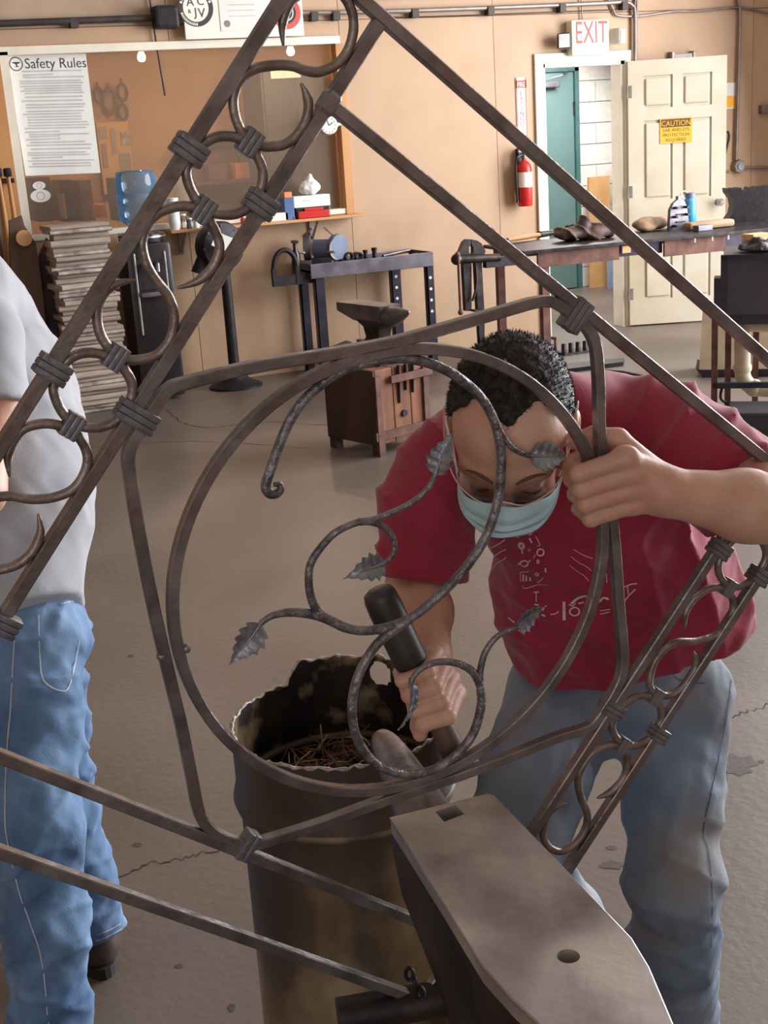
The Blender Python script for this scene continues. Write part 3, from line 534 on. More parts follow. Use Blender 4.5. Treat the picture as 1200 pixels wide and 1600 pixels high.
# ------------------------------------------------------------------ newspapers
NY = 8.42; ztop = atY(115, 345, NY).z; z = 0.0; k = 0; r = random.Random(11)
shp = []
for i, (hh, m) in enumerate(((.034, 'newsprint'), (.028, 'newsprint2'), (.040, 'newsprint'), (.024, 'newsprint3'))):
    mb = MB(); w2, d2_ = .185, .14; prof = [(-d2_, 0), (d2_-.012, 0), (d2_, hh*.3), (d2_, hh*.7), (d2_-.012, hh), (-d2_, hh*.94), (-d2_+.01, hh*.62), (-d2_-.006, hh*.35)]
    mb.prism([(q[0], q[1]) for q in prof], (-w2, 0, 0), (0, -1, 0), (0, 0, 1), 1); me = bpy.data.meshes.new('newspaper'); vv = [Vector(v) for v in mb.v]
    for v in vv: v.x = w2 if (v.x+w2) > .5 or v.x < -w2-.5 else -w2
    me.from_pydata([tuple(v) for v in vv], [], mb.f); bm = bmesh.new(); bm.from_mesh(me); bmesh.ops.recalc_face_normals(bm, faces=bm.faces); bm.to_mesh(me); bm.free(); me.materials.append(MATS[m]); shp.append((hh, me))
while z < ztop-.03:
    hh, me = shp[r.randrange(4)]; yc = 625-(z/ztop)*285; xc = 156-(z/ztop)*40+r.uniform(-4, 4)
    o = bpy.data.objects.new('newspaper', me); COL.objects.link(o); o.location = (atY(xc, yc, NY).x, NY+r.uniform(-.03, .03), z+.0005); o.rotation_euler = (r.uniform(-.008, .008), r.uniform(-.010, .010), r.uniform(-.09, .09)+(.25 if k == 27 else 0)); s = r.uniform(.92, 1.05); o.scale = (s, s, 1)
    tag(o, 'folded newspaper in the tall stack beside the water cooler', 'newspaper', 'newspapers in the tall stack'); z += hh*.985; k += 1
ORD = 'topmost second third fourth fifth sixth seventh eighth ninth tenth eleventh twelfth thirteenth fourteenth fifteenth sixteenth seventeenth eighteenth nineteenth twentieth'.split(); NP = [x for x in COL.objects if x.name.startswith('newspaper')][::-1]
for i, x in enumerate(NP): x['label'] = ('%s newspaper counted from the top of the tall stack' % ORD[i]) if i < 20 else ('%s newspaper counted from the floor in the tall stack' % (['lowest']+ORD[1:])[len(NP)-1-i])
x = atY(186, 480, 8.66).x; zt = atY(200, 362, 8.66).z; Mx = Matrix.Translation((x, 8.66, 0)) @ Matrix.Rotation(-.13, 4, 'X')
tag(MB(Mx).span((-.08, -.010, .015), (.07, .012, zt), .003).build('cardboard_sheet', 'cardboard'), 'tall brown cardboard sheet leaning between newspapers and cooler', 'cardboard')
# ------------------------------------------------------------------ water cooler
CY = 8.52; c0 = Vector((atY(246, 585, CY).x, CY, 0)); zt = atY(236, 362, CY).z; wc_ = thing('water_cooler', c0, 'black water cooler with blue bottle by the wall', 'water cooler'); hw = .15
MB().span(c0+Vector((-hw, -.15, .02)), c0+Vector((hw, .15, zt-.06)), .03).build('cabinet', 'black_plastic', wc_, 40); MB().lathe([(.15, 0), (.155, .02), (.155, .05), (.12, .06)], c0+Vector((0, 0, zt-.06)), n=28).build('collar', 'black_plastic', wc_, 40)
MB().lathe([(.156, .02), (.156, .03)], c0+Vector((0, 0, zt-.05)), n=28, cap=False).build('chrome_ring', 'steel_bright', wc_, 40)
for s in (-1, 1): MB().span(c0+Vector((s*.10-.006, -.157, .45)), c0+Vector((s*.10+.006, -.149, zt-.12)), .003).build('chrome_strip', 'steel_bright', wc_)
MB().span(c0+Vector((-.09, -.154, zt-.36)), c0+Vector((.09, -.148, zt-.16)), .004).build('dispensing_bay', 'cast_black', wc_); MB().span(c0+Vector((-.095, -.22, zt-.40)), c0+Vector((.095, -.15, zt-.37)), .008).build('drip_tray', 'steel_grey', wc_); MB().span(c0+Vector((-.03, -.152, zt-.31)), c0+Vector((.02, -.148, zt-.29))).build('badge', 'white_plastic', wc_)
for s in (-1, 1): MB().cyl(c0+Vector((s*.04, -.19, zt-.20)), c0+Vector((s*.04, -.15, zt-.19)), .012).cyl(c0+Vector((s*.04, -.19, zt-.245)), c0+Vector((s*.04, -.19, zt-.19)), .010).build('tap', 'steel_bright', wc_)
prof = [(.03, -.06), (.05, -.02), (.06, .0), (.125, .05), (.135, .07), (.135, .13), (.128, .14), (.135, .15), (.135, .21), (.128, .22), (.135, .23), (.135, .31), (.128, .33), (.128, .345), (.118, .36), (.06, .365)]
bt = thing('water_bottle', c0+Vector((0, 0, zt)), 'large blue water bottle upside down on the black cooler', 'bottle'); MB().lathe(prof, c0+Vector((0, 0, zt+.03)), n=32).build('bottle', 'water_blue', bt, 60)
# ------------------------------------------------------------------ blower on a pedestal
c0 = atz(369, 604); c0.z = 0; BY = c0.y; bl = thing('forge_blower', c0, 'black hand blower with paper tag on a round pedestal', 'blower')
MB().lathe([(.185, 0), (.185, .015), (.165, .025), (.10, .055), (.075, .09), (.07, .12)], c0, n=28).build('base', 'cast_black', bl, 35); zt = atY(355, 412, BY).z; MB().cyl(c0+Vector((0, 0, .1)), c0+Vector((-.0, 0, zt)), .038, .034, 20).build('column', 'cast_black', bl, 50); MB().lathe([(.042, 0), (.045, .01), (.045, .07), (.036, .08)], c0+Vector((0, 0, zt-.06)), n=20).build('socket', 'steel_dark', bl, 40)
h = atY(343, 385, BY); MB().lathe([(.03, -.085), (.10, -.08), (.155, -.062), (.168, -.03), (.168, .03), (.155, .062), (.10, .08), (.03, .085)], h, (.25, -1, 0), 32).build('fan_housing', 'cast_black', bl, 40)
p1 = atY(316, 412, BY); p2 = atY(311, 428, BY); MB().tube([h+Vector((-.09, 0, -.06)), (h+Vector((-.09, 0, -.06))+p1)/2, p1, p2], [.075, .06, .05, .056], 20).build('outlet', 'cast_black', bl, 50); MB().cyl(h+Vector((.02, -.08, 0)), h+Vector((.05, -.17, 0)), .03, .022).build('gear_hub', 'steel_dark', bl, 40); MB().cyl(h+Vector((.0, 0, -.15)), (c0.x, c0.y, zt-.01), .03).build('mount', 'cast_black', bl)
for k in range(8): a = k*math.pi/4; q = h+Vector((.14*math.cos(a), -.066+.035*math.cos(a), .14*math.sin(a))); MB().cyl(q, q+Vector((.003, -.012, 0)), .008, n=6).build('bolt', 'steel_dark', bl)
t0 = atY(348, 378, BY-.19); MB().box(t0, (.13, .003, .095), 0, Matrix.Rotation(.45, 3, 'Y')).build('tag', 'paper', bl)
# ------------------------------------------------------------------ tool rack at the left edge
p = W(10, 268, .0); tr = thing('tool_rack', p, 'dark iron tool rack on the wall at the left edge', 'rack'); ra = W(-60, 285, .06); rb = W(22, 282, .06); MB().beam(ra, rb, .03, .03).build('rail', 'cast_black', tr)
for x in (-50, 14): q = W(x, 283, .0); MB().beam(q+Vector((0, -.075, 0)), q+Vector((0, -.002, 0)), .02, .02).build('arm', 'cast_black', tr)
for i, (x, l, lab) in enumerate(((-18, .62, 'wooden handled hammer hanging leftmost on the rack'), (-3, .60, 'wooden handled hammer hanging second on the rack'), (12, .62, 'wooden handled hammer hanging nearest the window frame'))):
    q = W(x, 272, .13); hm = thing('rack_hammer', q, lab, 'hammer', 'hammers on the rack'); MB().box(q+Vector((0, 0, .01)), (.042, .10, .055), .012).build('head', 'cast_black', hm, 40); MB().tube([q+Vector((0, 0, .02)), q+Vector((.004, 0, -.25)), q+Vector((.0, 0, -l))], [.012, .016, .018], 10).build('handle', 'pine' if i else 'wood_dark', hm, 60)
fm = thing('wooden_form', W(30, 420, .3), 'tall curved wooden form leaning under the left window corner', 'wooden form'); P = [(15, 345), (34, 337), (38, 352), (48, 368), (56, 380), (62, 420), (68, 470), (76, 560), (60, 605), (34, 600), (22, 480), (16, 400)]
O = W(40, 420, .32); MB().prism([((W(x, y, .32)-O).x, (W(x, y, .32)-O).z) for x, y in P], O, (1, 0, 0), (0, 0, 1), -.05).build('board', 'wood_dark', fm); q = W(38, 372, .36); MB().lathe([(.035, 0), (.05, 0), (.05, .03), (.035, .03)], q+Vector((0, .03, 0)), (0, -1, 0), 18).build('rim', 'tan_board', fm)
ap = atz(55, 640); mbx = MB(); P = [(62, 400), (74, 372), (80, 390), (86, 450), (92, 560), (96, 640), (50, 640), (54, 520)]; O = W(70, 420, .22)
tag(MB().prism([((W(x, y, .22)-O).x, (W(x, y, .22)-O).z) for x, y in P], O, (1, 0, 0), (0, 0, 1), -.06).build('leather_apron', 'leather'), 'dark leather apron hanging left of the newspaper stack', 'apron')
cbt = thing('tool_cabinet', W(-10, 600, .3), 'dark brown tool cabinet at the left edge behind the grey shirt', 'cabinet'); MB().span((.45, WY-.34, 0), (W(20, 500, .3).x, WY-.001, .98), .01).build('body', 'wood_dark', cbt); MB().span((.5, WY-.36, .1), (W(16, 500, .3).x, WY-.34, .92), .006).build('door', 'wood_dark', cbt)
# ------------------------------------------------------------------ tool cart
TY = 8.42; a = atY(490, 412, TY); b = atY(676, 394, TY); TZ = (a.z+b.z)/2; x0, x1 = a.x, b.x; y1 = WY-.03
ct = thing('tool_cart', (x0, TY, 0), 'dark steel tool cart against the wall under the window', 'cart')
for q, w in (((x0, TY), .07), ((x1-.055, TY), .055), ((x0, y1-.06), .06), ((x1-.20, y1-.06), .075)): MB().span((q[0], q[1], 0), (q[0]+w, q[1]+.008, TZ-.02)).span((q[0], q[1], 0), (q[0]+.008, q[1]+.05, TZ-.02)).build('leg', 'blued', ct)
MB().span((x0-.03, TY-.012, TZ-.10), (x1, TY, TZ), .004).span((x0-.03, y1, TZ-.10), (x1, y1+.012, TZ), .004).span((x0-.03, TY, TZ-.10), (x0-.018, y1, TZ)).span((x1-.012, TY, TZ-.10), (x1, y1, TZ)).build('rim', 'steel_grey', ct); MB().span((x0-.03, TY, TZ-.06), (x1, y1, TZ-.045)).build('tray', 'blued', ct)
MB().span((x0, TY, .13), (x1, y1, .15)).span((x0, TY-.01, .10), (x1, TY, .17)).build('lower_shelf', 'blued', ct)
for x in (x1-.03, x1-.165):
    for z in (TZ-.18, TZ-.26, TZ-.34, TZ-.42): MB().cyl((x, (TY if x > x1-.1 else y1-.06)+.004, z), (x, (TY if x > x1-.1 else y1-.06)-.004, z), .011, n=12).build('bolt_hole', 'sign_white', ct)
MB().tube([(x0-.19+.085*math.cos(t)*-1, TY+.05, TZ-.02+.13*math.sin(t)) for t in np.linspace(0, math.pi, 18)], .018, 8).span((x0-.29, TY+.03, TZ-.13), (x0-.26, TY+.07, TZ-.01)).span((x0-.12, TY+.03, TZ-.13), (x0-.09, TY+.07, TZ-.01)).build('hoop_handle', 'cast_black', ct, 60); MB().span((x0-.29, TY+.035, TZ-.13), (x0, TY+.065, TZ-.06)).build('hoop_bracket', 'cast_black', ct)
TB = TZ-.045
g0 = Vector((atY(505, 390, TY+.15).x, TY+.15, TB+.13)); gr = thing('bench_grinder', g0-Vector((0, 0, .13)), 'grey blue bench grinder standing on the tool cart', 'grinder')
Mg = Matrix.Translation(g0) @ Matrix.Rotation(-.8, 4, 'Z')
MB(Mg).cyl(Vector((-.06, 0, 0)), Vector((.08, 0, 0)), .065, n=24).build('motor', 'grinder_blue', gr, 40)
for s in (-1, 1): q = Vector((s*.115, -.01, .01)); MB(Mg).lathe([(.05, -.028), (.085, -.022), (.09, 0), (.085, .022), (.05, .028)], q, (1, -.35*s, 0), 26).build('wheel_guard', 'grinder_blue' if s > 0 else 'steel_grey', gr, 40); MB(Mg).lathe([(.02, -.012), (.075, -.012), (.075, .012), (.02, .012)], q+Vector((0, -.03, -.01)), (1, -.35*s, 0), 22).build('wheel', 'steel_grey', gr, 30); MB(Mg).beam(q+Vector((0, -.08, -.03)), q+Vector((0, -.12, -.02)), .05, .01).build('tool_rest', 'white_plastic' if s < 0 else 'galv', gr); MB(Mg).beam(q+Vector((-.02, -.02, .08)), q+Vector((-.07*s, -.05, .14)), .012, .012).build('spark_arm', 'galv', gr)
MB(Mg).span(Vector((-.07, -.06, -.13)), Vector((.09, .06, -.055)), .01).build('foot', 'steel_grey', gr)
for i, (x, y0, m, lab) in enumerate(((462, 372, 'black_plastic', 'black spray bottle left of the bench grinder'), (540, 372, 'black_plastic', 'black spray bottle right of the bench grinder'))):
    q = Vector((atY(x, 400, TY+.1).x, TY+.1+(.12 if i else 0), TB)); t = thing('spray_bottle', q, lab, 'bottle', 'black bottles on the cart'); MB().lathe([(.028, 0), (.032, .01), (.030, .11), (.014, .15), (.014, .19)], q, n=16).build('bottle', m, t, 50); MB().span(q+Vector((-.022, -.04, .19)), q+Vector((.018, .02, .21)), .005).build('trigger', 'black_plastic', t)
for i, (x, r_, hh, flat, lab) in enumerate(((545, .034, .05, True, 'wide pipe ring lying on the cart right of the grinder'), (560, .030, .07, True, 'short pipe end pointing out on the cart'), (571, .014, .10, False, 'slim upright punch on the cart'), (585, .016, .11, False, 'thicker upright punch on the cart'))):
    q = Vector((atY(x, 398, TY+.06).x, TY+.06, TB)); mb = MB()
    if flat: c = q+Vector((0, 0, r_+.03)); mb.lathe([(r_*.65, 0), (r_, 0), (r_, hh), (r_*.65, hh), (r_*.65, 0)], c+Vector((0, -.02, 0)), (0, 1, 0), 20, cap=False); mb.span(q+Vector((-.02, -.01, 0)), q+Vector((.02, .02, .032)))
    else: mb.lathe([(r_, 0), (r_, hh*.8), (r_*1.25, hh*.82), (r_*1.25, hh)], q, n=14)
    tag(mb.build('steel_punch' if not flat else 'pipe_piece', 'steel_dark', None, 40), lab, 'tool')
for i, (pa, pb, m, lab, rr) in enumerate((((598, 397), (640, 385), 'steel_grey', 'pale steel bar lying at the right of the cart', .012), ((602, 399), (637, 392), 'pine', 'wooden handle lying under the steel bar on the cart', .014), ((635, 391), (652, 385), 'steel_dark', 'short dark chisel at the right end of the cart', .012), ((588, 393), (610, 386), 'steel_dark', 'dark tongs rein lying on the cart', .01))):
    A = atY(*pa, TY+.1); B = atY(*pb, TY+.16); A.z = TB+.012+.03*(i == 0); B.z = TB+.03+.03*(i == 0); tag(MB().tube([A, (A+B)/2, B], [rr, rr*1.2, rr*.8], 10).build('hand_tool', m, None, 50), lab, 'tool')
for i, (x, y, w, lab) in enumerate(((525, 528, .13, 'grey scrap plate lying on the lower cart shelf'), (572, 525, .07, 'grey lump of scrap on the lower cart shelf'))): q = Vector((atY(x, y, TY+.12).x, TY+.12, .151)); tag(MB().box(q+Vector((0, 0, .03)), (w*1.6, .12, .012 if not i else .05), .005, Matrix.Rotation(-.25 if not i else .1, 3, 'Y')).build('scrap_plate', 'steel_grey'), lab, 'scrap')

# ------------------------------------------------------------------ second anvil on a banded wooden block
Fp, Lp, Rp = atz(593, 714), atz(557, 690), atz(672, 692); ux = (Rp-Fp).normalized(); uy = Vector((-ux.y, ux.x, 0)); sw = (Rp-Fp).length; sd_ = .40
Ms = Matrix(((ux.x, uy.x, 0, Fp.x), (ux.y, uy.y, 0, Fp.y), (0, 0, 1, 0), (0, 0, 0, 1))); BH = .455
st = thing('anvil_block', Fp, 'iron banded wooden block carrying the far anvil', 'anvil stand')
for k in range(3): MB(Ms).span((.0+k*sw/3+.002, .0, .06), ((k+1)*sw/3-.002, sd_, BH), .006).build('timber', 'wood_stump', st)
MB(Ms).span((-.012, .0, .06), (.0, sd_, BH), .003).build('side_plank', 'wood_stump_dark', st)
MB(Ms).span((-.02, -.012, .085), (sw+.012, 0, .13)).build('band', 'rusty', st); MB(Ms).span((.09, -.03, .375), (sw+.02, -.012, .415), .004).build('tool_rail', 'rusty', st)
for x in (.0, sw-.03): MB(Ms).span((x-.006, -.014, 0), (x+.03, .0, BH-.03)).build('corner_iron', 'rusty', st)
for x in (.0, sw-.05):
    for y in (0, sd_-.05): MB(Ms).span((x, y, 0), (x+.05, y+.05, .06)).build('foot', 'wood_stump_dark', st)
MB(Ms).lathe([(.018, 0), (.018, .012)], (.19, .0, .20), (0, -1, 0), 14).build('bolt', 'cast_black', st)
for i, (x, l, lab) in enumerate(((.16, .16, 'dark punch hanging in the rail of the far anvil block, left'), (.21, .10, 'short chisel in the rail of the far anvil block, middle'), (.26, .12, 'tapered chisel in the rail of the far anvil block, right'))): tag(MB(Ms).tube([(x, -.021+.009, .46), (x, -.006, .42-l)], [.010, .006], 8).build('rail_tool', 'steel_dark', None, 50), lab, 'tool')
def anvil(root, M, L, Wd, H, m, m_face):
    """London pattern anvil: face along x, horn towards +x, base at z = 0"""
    mb = MB(M); hh = H; secs = [(0.0, .50, .34), (.10, .50, .34), (.22, .34, .24), (.45, .22, .17), (.62, .26, .20), (.74, .42, .28)]
    rings = [[(-b*L*.62, -a*Wd*1.3, z*hh), (b*L*.62, -a*Wd*1.3, z*hh), (b*L*.62, a*Wd*1.3, z*hh), (-b*L*.62, a*Wd*1.3, z*hh)] for z, a, b in secs]; vs_ = [p for r in rings for p in r]
    mb.add(vs_, [(i*4+j, i*4+(j+1) % 4, i*4+4+(j+1) % 4, i*4+4+j) for i in range(len(secs)-1) for j in range(4)]+[(3, 2, 1, 0), tuple(range(len(vs_)-4, len(vs_)))]); mb.build('body', m, root, 30)
    MB(M).prism([(-.5*L, 1.0*hh), (-.5*L, .86*hh), (-.22*L, .72*hh), (.18*L, .72*hh), (.22*L, 1.0*hh)], (0, -Wd/2, 0), (1, 0, 0), (0, 0, 1), -Wd).build('face', m_face, root)
    pts = [(.16*L, 0, .80*hh), (.24*L, 0, .82*hh), (.36*L, 0, .86*hh), (.46*L, 0, .90*hh), (.52*L, 0, .93*hh)]; MB(M).tube(pts, [Wd*.44, Wd*.42, Wd*.30, Wd*.16, Wd*.04], 16).build('horn', m_face, root, 60)
tp = Ms @ Vector((sw*.52, sd_*.42, BH)); av = thing('anvil', tp, 'dark far anvil standing on the wooden block', 'anvil'); anvil(av, Matrix.Translation(tp) @ Matrix.Rotation(math.radians(-78), 4, 'Z'), .56, .13, .31, 'steel_dark', 'steel_grey')
# ------------------------------------------------------------------ work bench on the right
BZ = .862; bf0 = atz(831, 391, BZ); bf1 = atz(1200, 356, BZ); bdir = (bf1-bf0).normalized(); bn = Vector((-bdir.y, bdir.x, 0)); Mb = Matrix(((bdir.x, bn.x, 0, bf0.x), (bdir.y, bn.y, 0, bf0.y), (0, 0, 1, 0), (0, 0, 0, 1))); BL = (bf1-bf0).length+.35; BD = .66
wbn = thing('work_bench', bf0, 'long steel work bench in front of the open white door', 'bench'); MB(Mb).span((-.06, -.01, BZ-.022), (BL, BD, BZ), .003).build('bench_top', 'steel_dark', wbn)
for q in ((.05, .62, .115), (.95, 1.40, .125)): MB(Mb).span((q[0], .02, BZ-q[2]), (q[1], .04, BZ-.023)).build('apron', 'rusty', wbn)
for q in ((.62, .95, .10, .05), (1.4, BL, .13, .05), (0, BL, .10, BD-.05)): MB(Mb).span((q[0], q[3], BZ-q[2]), (q[1], q[3]+.02, BZ-.023)).build('rail', 'blued', wbn)
for x, y in ((.08, .03), (.0, BD-.1), (1.95, .04), (BL-.1, .04), (BL-.1, BD-.1)): MB(Mb).span((x, y, 0), (x+.05, y+.05, BZ-.022)).build('leg', 'rusty', wbn)
MB(Mb).tube(smoothline([(.06, .35, .26), (.22, .2, .26), (.235, .19, .24), (.235, .19, .12)], 5), .010, 8).build('hook_bar', 'rusty', wbn)
MB(Mb).span((.64, .012, BZ-.075), (.70, .02, BZ-.03)).build('tag_plate', 'tan_board', wbn)
for u in (1.15, 1.28, 1.40): MB(Mb).span((u, -.012, BZ-.05), (u+.012, -.009, BZ-.022)).build('clip', 'galv', wbn)
def onb(px, py, up=0.0): p = atz(px, py, BZ); return Vector((p.x, p.y, BZ+up))
cg = onb(905, 376); cga = np.array(cg)
tag(soft('leather_gloves', lambda X: smin(smin(sd_ell(X, cga+(-.02, .03, .05), (.15, .09, .045)), sd_ell(X, cga+(.14, .0, .05), (.12, .08, .05)), .03), sd_ell(X, cga+(.05, .02, .10), (.05, .04, .055)), .03)+.009*wob(X, 30, 5)-.018*crease(X, np.array((.7, .2, .7)), 38, 1.6, 12), cga-(.24, .16, .01), cga+(.34, .18, .2), .008, 'leather'), 'heap of dark brown leather gloves on the bench', 'gloves')
A, B = onb(800, 383, .03), onb(852, 372, .03); A += Vector((0, .06, 0)); hm = thing('bench_hammer', A, 'hammer with pale handle at the left end of the bench', 'hammer'); MB().tube([A, (A+B)/2, B], [.014, .017, .013], 10).build('handle', 'pine', hm, 60); MB().cyl(B+Vector((-.06, -.02, 0)), B+Vector((.07, .02, .0)), .024, .02, 12).build('head', 'steel_dark', hm, 40)
cg2 = np.array(onb(1030, 360)); tag(soft('work_gloves', lambda X: smin(sd_ell(X, cg2+(-.03, .05, .05), (.15, .07, .045)), sd_ell(X, cg2+(-.10, .0, .025), (.07, .04, .025)), .03)+.006*wob(X, 40, 8), cg2-(.25, .12, .01), cg2+(.2, .16, .14), .008, 'glove_tan'), 'tan work glove lying left of the steel jig on the bench', 'glove')
tag(MB().box(onb(1108, 357, .028), (.36, .09, .05), .02, Matrix.Rotation(-.05, 3, 'Z')).build('wooden_block', 'glove_tan'), 'tan wooden block right of the blue bottle on the bench', 'block')
tag(MB().box(onb(1098, 361, .02), (.12, .06, .04), .006).build('steel_block', 'steel_grey'), 'small grey steel block at the foot of the swage block', 'block')
jp = onb(1062, 359); jg = thing('bending_jig', jp, 'riveted steel jig standing before the blue bottle', 'jig'); MB().prism([(-.085, 0), (.085, 0), (.06, .15), (.04, .19), (.012, .205), (.012, .225), (-.012, .225), (-.012, .205), (-.05, .18), (-.075, .14)], jp, (1, 0, 0), (0, 0, 1), -.03).build('plate', 'steel_grey', jg)
for x, z in ((-.055, .03), (.05, .03), (-.05, .09), (.045, .10), (-.045, .15), (.04, .15)): MB().cyl(jp+Vector((x, 0, z)), jp+Vector((x, -.035, z)) - Vector((0, .008, 0)), .009, n=10).build('rivet', 'steel_dark', jg)
MB().span(jp+Vector((-.03, -.012, .05)), jp+Vector((.04, -.001, .058))).span(jp+Vector((-.03, -.012, .10)), jp+Vector((.05, -.001, .108))).build('slot_bar', 'steel_dark', jg)
wbq = onb(1078, 352); wbq.z = BZ; bo = thing('drinking_bottle', wbq, 'bright blue drinking bottle behind the steel jig', 'bottle'); MB().lathe([(.040, 0), (.045, .008), (.045, .165), (.040, .18), (.034, .19)], wbq, n=24).build('bottle', 'blue_bottle', bo, 50); MB().lathe([(.037, .19), (.037, .222), (.03, .226)], wbq, n=24).build('cap', 'grinder_blue', bo, 40); MB().tube([wbq+Vector((-.05+.03*math.cos(t), 0, .215+.025*math.sin(t))) for t in np.linspace(0, 6.28, 20)[:-1]], .004, 6, closed=True).build('strap', 'white_plastic', bo, 60)
sb = onb(1182, 345); sbk = thing('swage_block', sb, 'dark iron swage block with notched top on the bench', 'swage block'); rs = random.Random(3)
P = [(-.17, 0), (-.165, .015), (-.13, .06), (-.12, .11), (-.13, .16), (-.165, .205), (-.17, .235)]
for (xa, w) in ((-.15, .022), (-.12, .024), (-.07, .058), (-.02, .0), (.0, .034), (.055, .022), (.09, .022), (.125, .022)):
    if w: P += [(xa+w*(.5-.5*math.cos(t)), .235-w*.5*math.sin(t)) for t in np.linspace(0, math.pi, 7)]
P += [(.17, .235), (.165, .205), (.13, .16), (.12, .11), (.13, .06), (.165, .015), (.17, 0)]
MB(Matrix.Translation(sb) @ Matrix.Rotation(-.42, 4, 'Z')).prism(P, (-.04, 0, 0), (1, 0, 0), (0, 0, 1), -.15).build('block', 'cast_black', sbk)
# leg vise at the bench end
VYv = bf0.y+.03
def vp(x, y): return atY(x, y, VYv)
lv = thing('leg_vise', (vp(745, 480).x, VYv, 0), 'dark blacksmith leg vise at the left end of the bench', 'vise'); O = vp(740, 400)
def vpoly(pts, dep, name, m='steel_dark', off=0.0): return MB().prism([((vp(x, y)-O).x, (vp(x, y)-O).z) for x, y in pts], O+Vector((0, off, 0)), (1, 0, 0), (0, 0, 1), -dep).build(name, m, lv)
vpoly([(724, 412), (728, 486), (737, 486), (737, 412), (736, 400), (733, 394), (733, 386), (736, 381), (736, 374), (730, 374), (725, 378), (718, 395), (722, 398)], .04, 'front_jaw'); vpoly([(743, 412), (747, 486), (750, 530), (755, 605), (758, 605), (757, 486), (753, 412), (757, 398), (759, 392), (752, 380), (746, 376), (737, 374), (737, 381), (740, 386), (740, 394), (738, 400)], .04, 'back_jaw')
MB().cyl(vp(712, 405)+Vector((0, -.02, 0)), vp(778, 402)+Vector((0, -.02, 0)), .028, .024).build('screw', 'steel_dark', lv, 40); MB().sphere(vp(711, 405)+Vector((0, -.02, 0)), .035, 14).build('screw_head', 'steel_dark', lv, 60); MB().cyl(vp(710, 400)+Vector((0, -.05, 0)), vp(714, 487)+Vector((0, -.05, 0)), .009).sphere(vp(714, 487)+Vector((0, -.05, 0)), .018, 10).sphere(vp(709, 397)+Vector((0, -.05, 0)), .018, 10).build('handle', 'rusty', lv, 50)
MB().tube(smoothline([vp(741, 415)+Vector((0, -.02, 0)), vp(742, 445)+Vector((0, -.02, 0)), vp(736, 470)+Vector((0, -.02, 0))], 5), .008, 8).build('spring', 'steel_dark', lv, 60); MB().beam(vp(757, 411), vp(806, 406), .05, .06).build('mount_plate', 'cast_black', lv); MB().span(vp(736, 484)+Vector((0, -.05, -.01)), vp(750, 484)+Vector((0, 0, .01))).build('pivot', 'steel_dark', lv)
# ------------------------------------------------------------------ forge on the right
lg = atz(1114, 668); lg.z = 0; fd = ray(1150, 500); fd.z = 0; fd.normalize(); fx = Vector((fd.y, -fd.x, 0)); Mf = Matrix(((fx.x, fd.x, 0, lg.x), (fx.y, fd.y, 0, lg.y), (0, 0, 1, 0), (0, 0, 0, 1))); Mfi = Mf.inverted()
def fp(x, y, dy=0.0):                                          # local to the forge: x to its right, y away from the camera
    d = ray(x, y); return Mfi @ (CAM+d*(((lg-CAM).dot(fd)+dy)/d.dot(fd)))
fo = thing('coal_forge', lg, 'grey sheet metal coal forge on a rusty frame at right', 'forge')
a, b = fp(1129, 494, .02), fp(1290, 394, .02); MB(Mf).span((a.x, .02, a.z), (a.x+.75, .55, b.z), .006).build('tank', 'forge_grey', fo); MB(Mf).span((a.x-.012, 0, b.z-.02), (a.x+.75, .02, b.z+.006)).span((a.x-.012, 0, a.z), (a.x+.02, .03, b.z)).build('edge_frame', 'blued', fo); MB(Mf).span((a.x+.03, .04, a.z-.05), (a.x+.75, .5, a.z)).build('under_pan', 'black_box', fo)
MB(Mf).span((a.x-.045, .0, a.z), (a.x-.013, .12, a.z+.2)).build('side_bracket', 'blued', fo)
for x, dy in ((1116, 0), (1137, .1), (1180, .5), (1290, 0)): q = fp(x, 600, dy); MB(Mf).span((q.x-.016, dy, 0), (q.x+.016, dy+.03, a.z+(.05 if x < 1130 else 0))).build('leg', 'rusty', fo)
q0 = fp(1114, 603); MB(Mf).beam(q0+Vector((0, .015, 0)), (q0.x+.75, .015, q0.z), .03, .03).build('cross_bar', 'blued', fo); MB(Mf).tube(smoothline([fp(1128, 607), fp(1126, 620), fp(1132, 628), fp(1145, 630)], 5), .008, 8).build('hook', 'steel_dark', fo, 60)
MB(Mf).tube(smoothline([fp(1180, 494, .2), fp(1178, 502, .2), fp(1163, 512, .2), fp(1160, 530, .2), fp(1160, 560, .2), fp(1161, 588, .2), fp(1172, 603, .2), fp(1190, 608, .2), fp(1260, 612, .2)], 6), .042, 16).build('blast_pipe', 'cream_pipe', fo, 60); MB(Mf).cyl(fp(1166, 506, .2), fp(1260, 509, .2), .042).build('ash_pipe', 'cream_pipe', fo, 60)
for x, y in ((1160, 575), (1178, 606)): MB(Mf).sphere(fp(x, y, .2), .05, 14).build('pipe_joint', 'cream_pipe', fo, 60)
bb = Mfi @ atz(1138, 694); tag(MB(Mf).span((bb.x, bb.y, 0.001), (bb.x+.6, bb.y+.30, .16), .01).build('black_case', 'black_box'), 'black flat case on the floor under the forge', 'case')
d0 = atz(1112, 590); d0.z = 0; dr = thing('white_drum', d0, 'dirty white plastic bin standing behind the forge legs', 'bin'); Mq = Matrix.Translation(d0+fd*.16) @ Mf.to_3x3().to_4x4()
MB(Mq).prism([(-.08, .03), (.45, .03), (.48, .42), (-.06, .42)], (0, -.15, 0), (1, 0, 0), (0, 0, 1), -.32).build('body', 'cream_pipe', dr); MB(Mq).prism([(-.10, .06), (-.05, .0), (.48, .0), (.5, .05), (-.07, .05)], (0, -.16, 0), (1, 0, 0), (0, 0, 1), -.34).build('base', 'blued', dr)
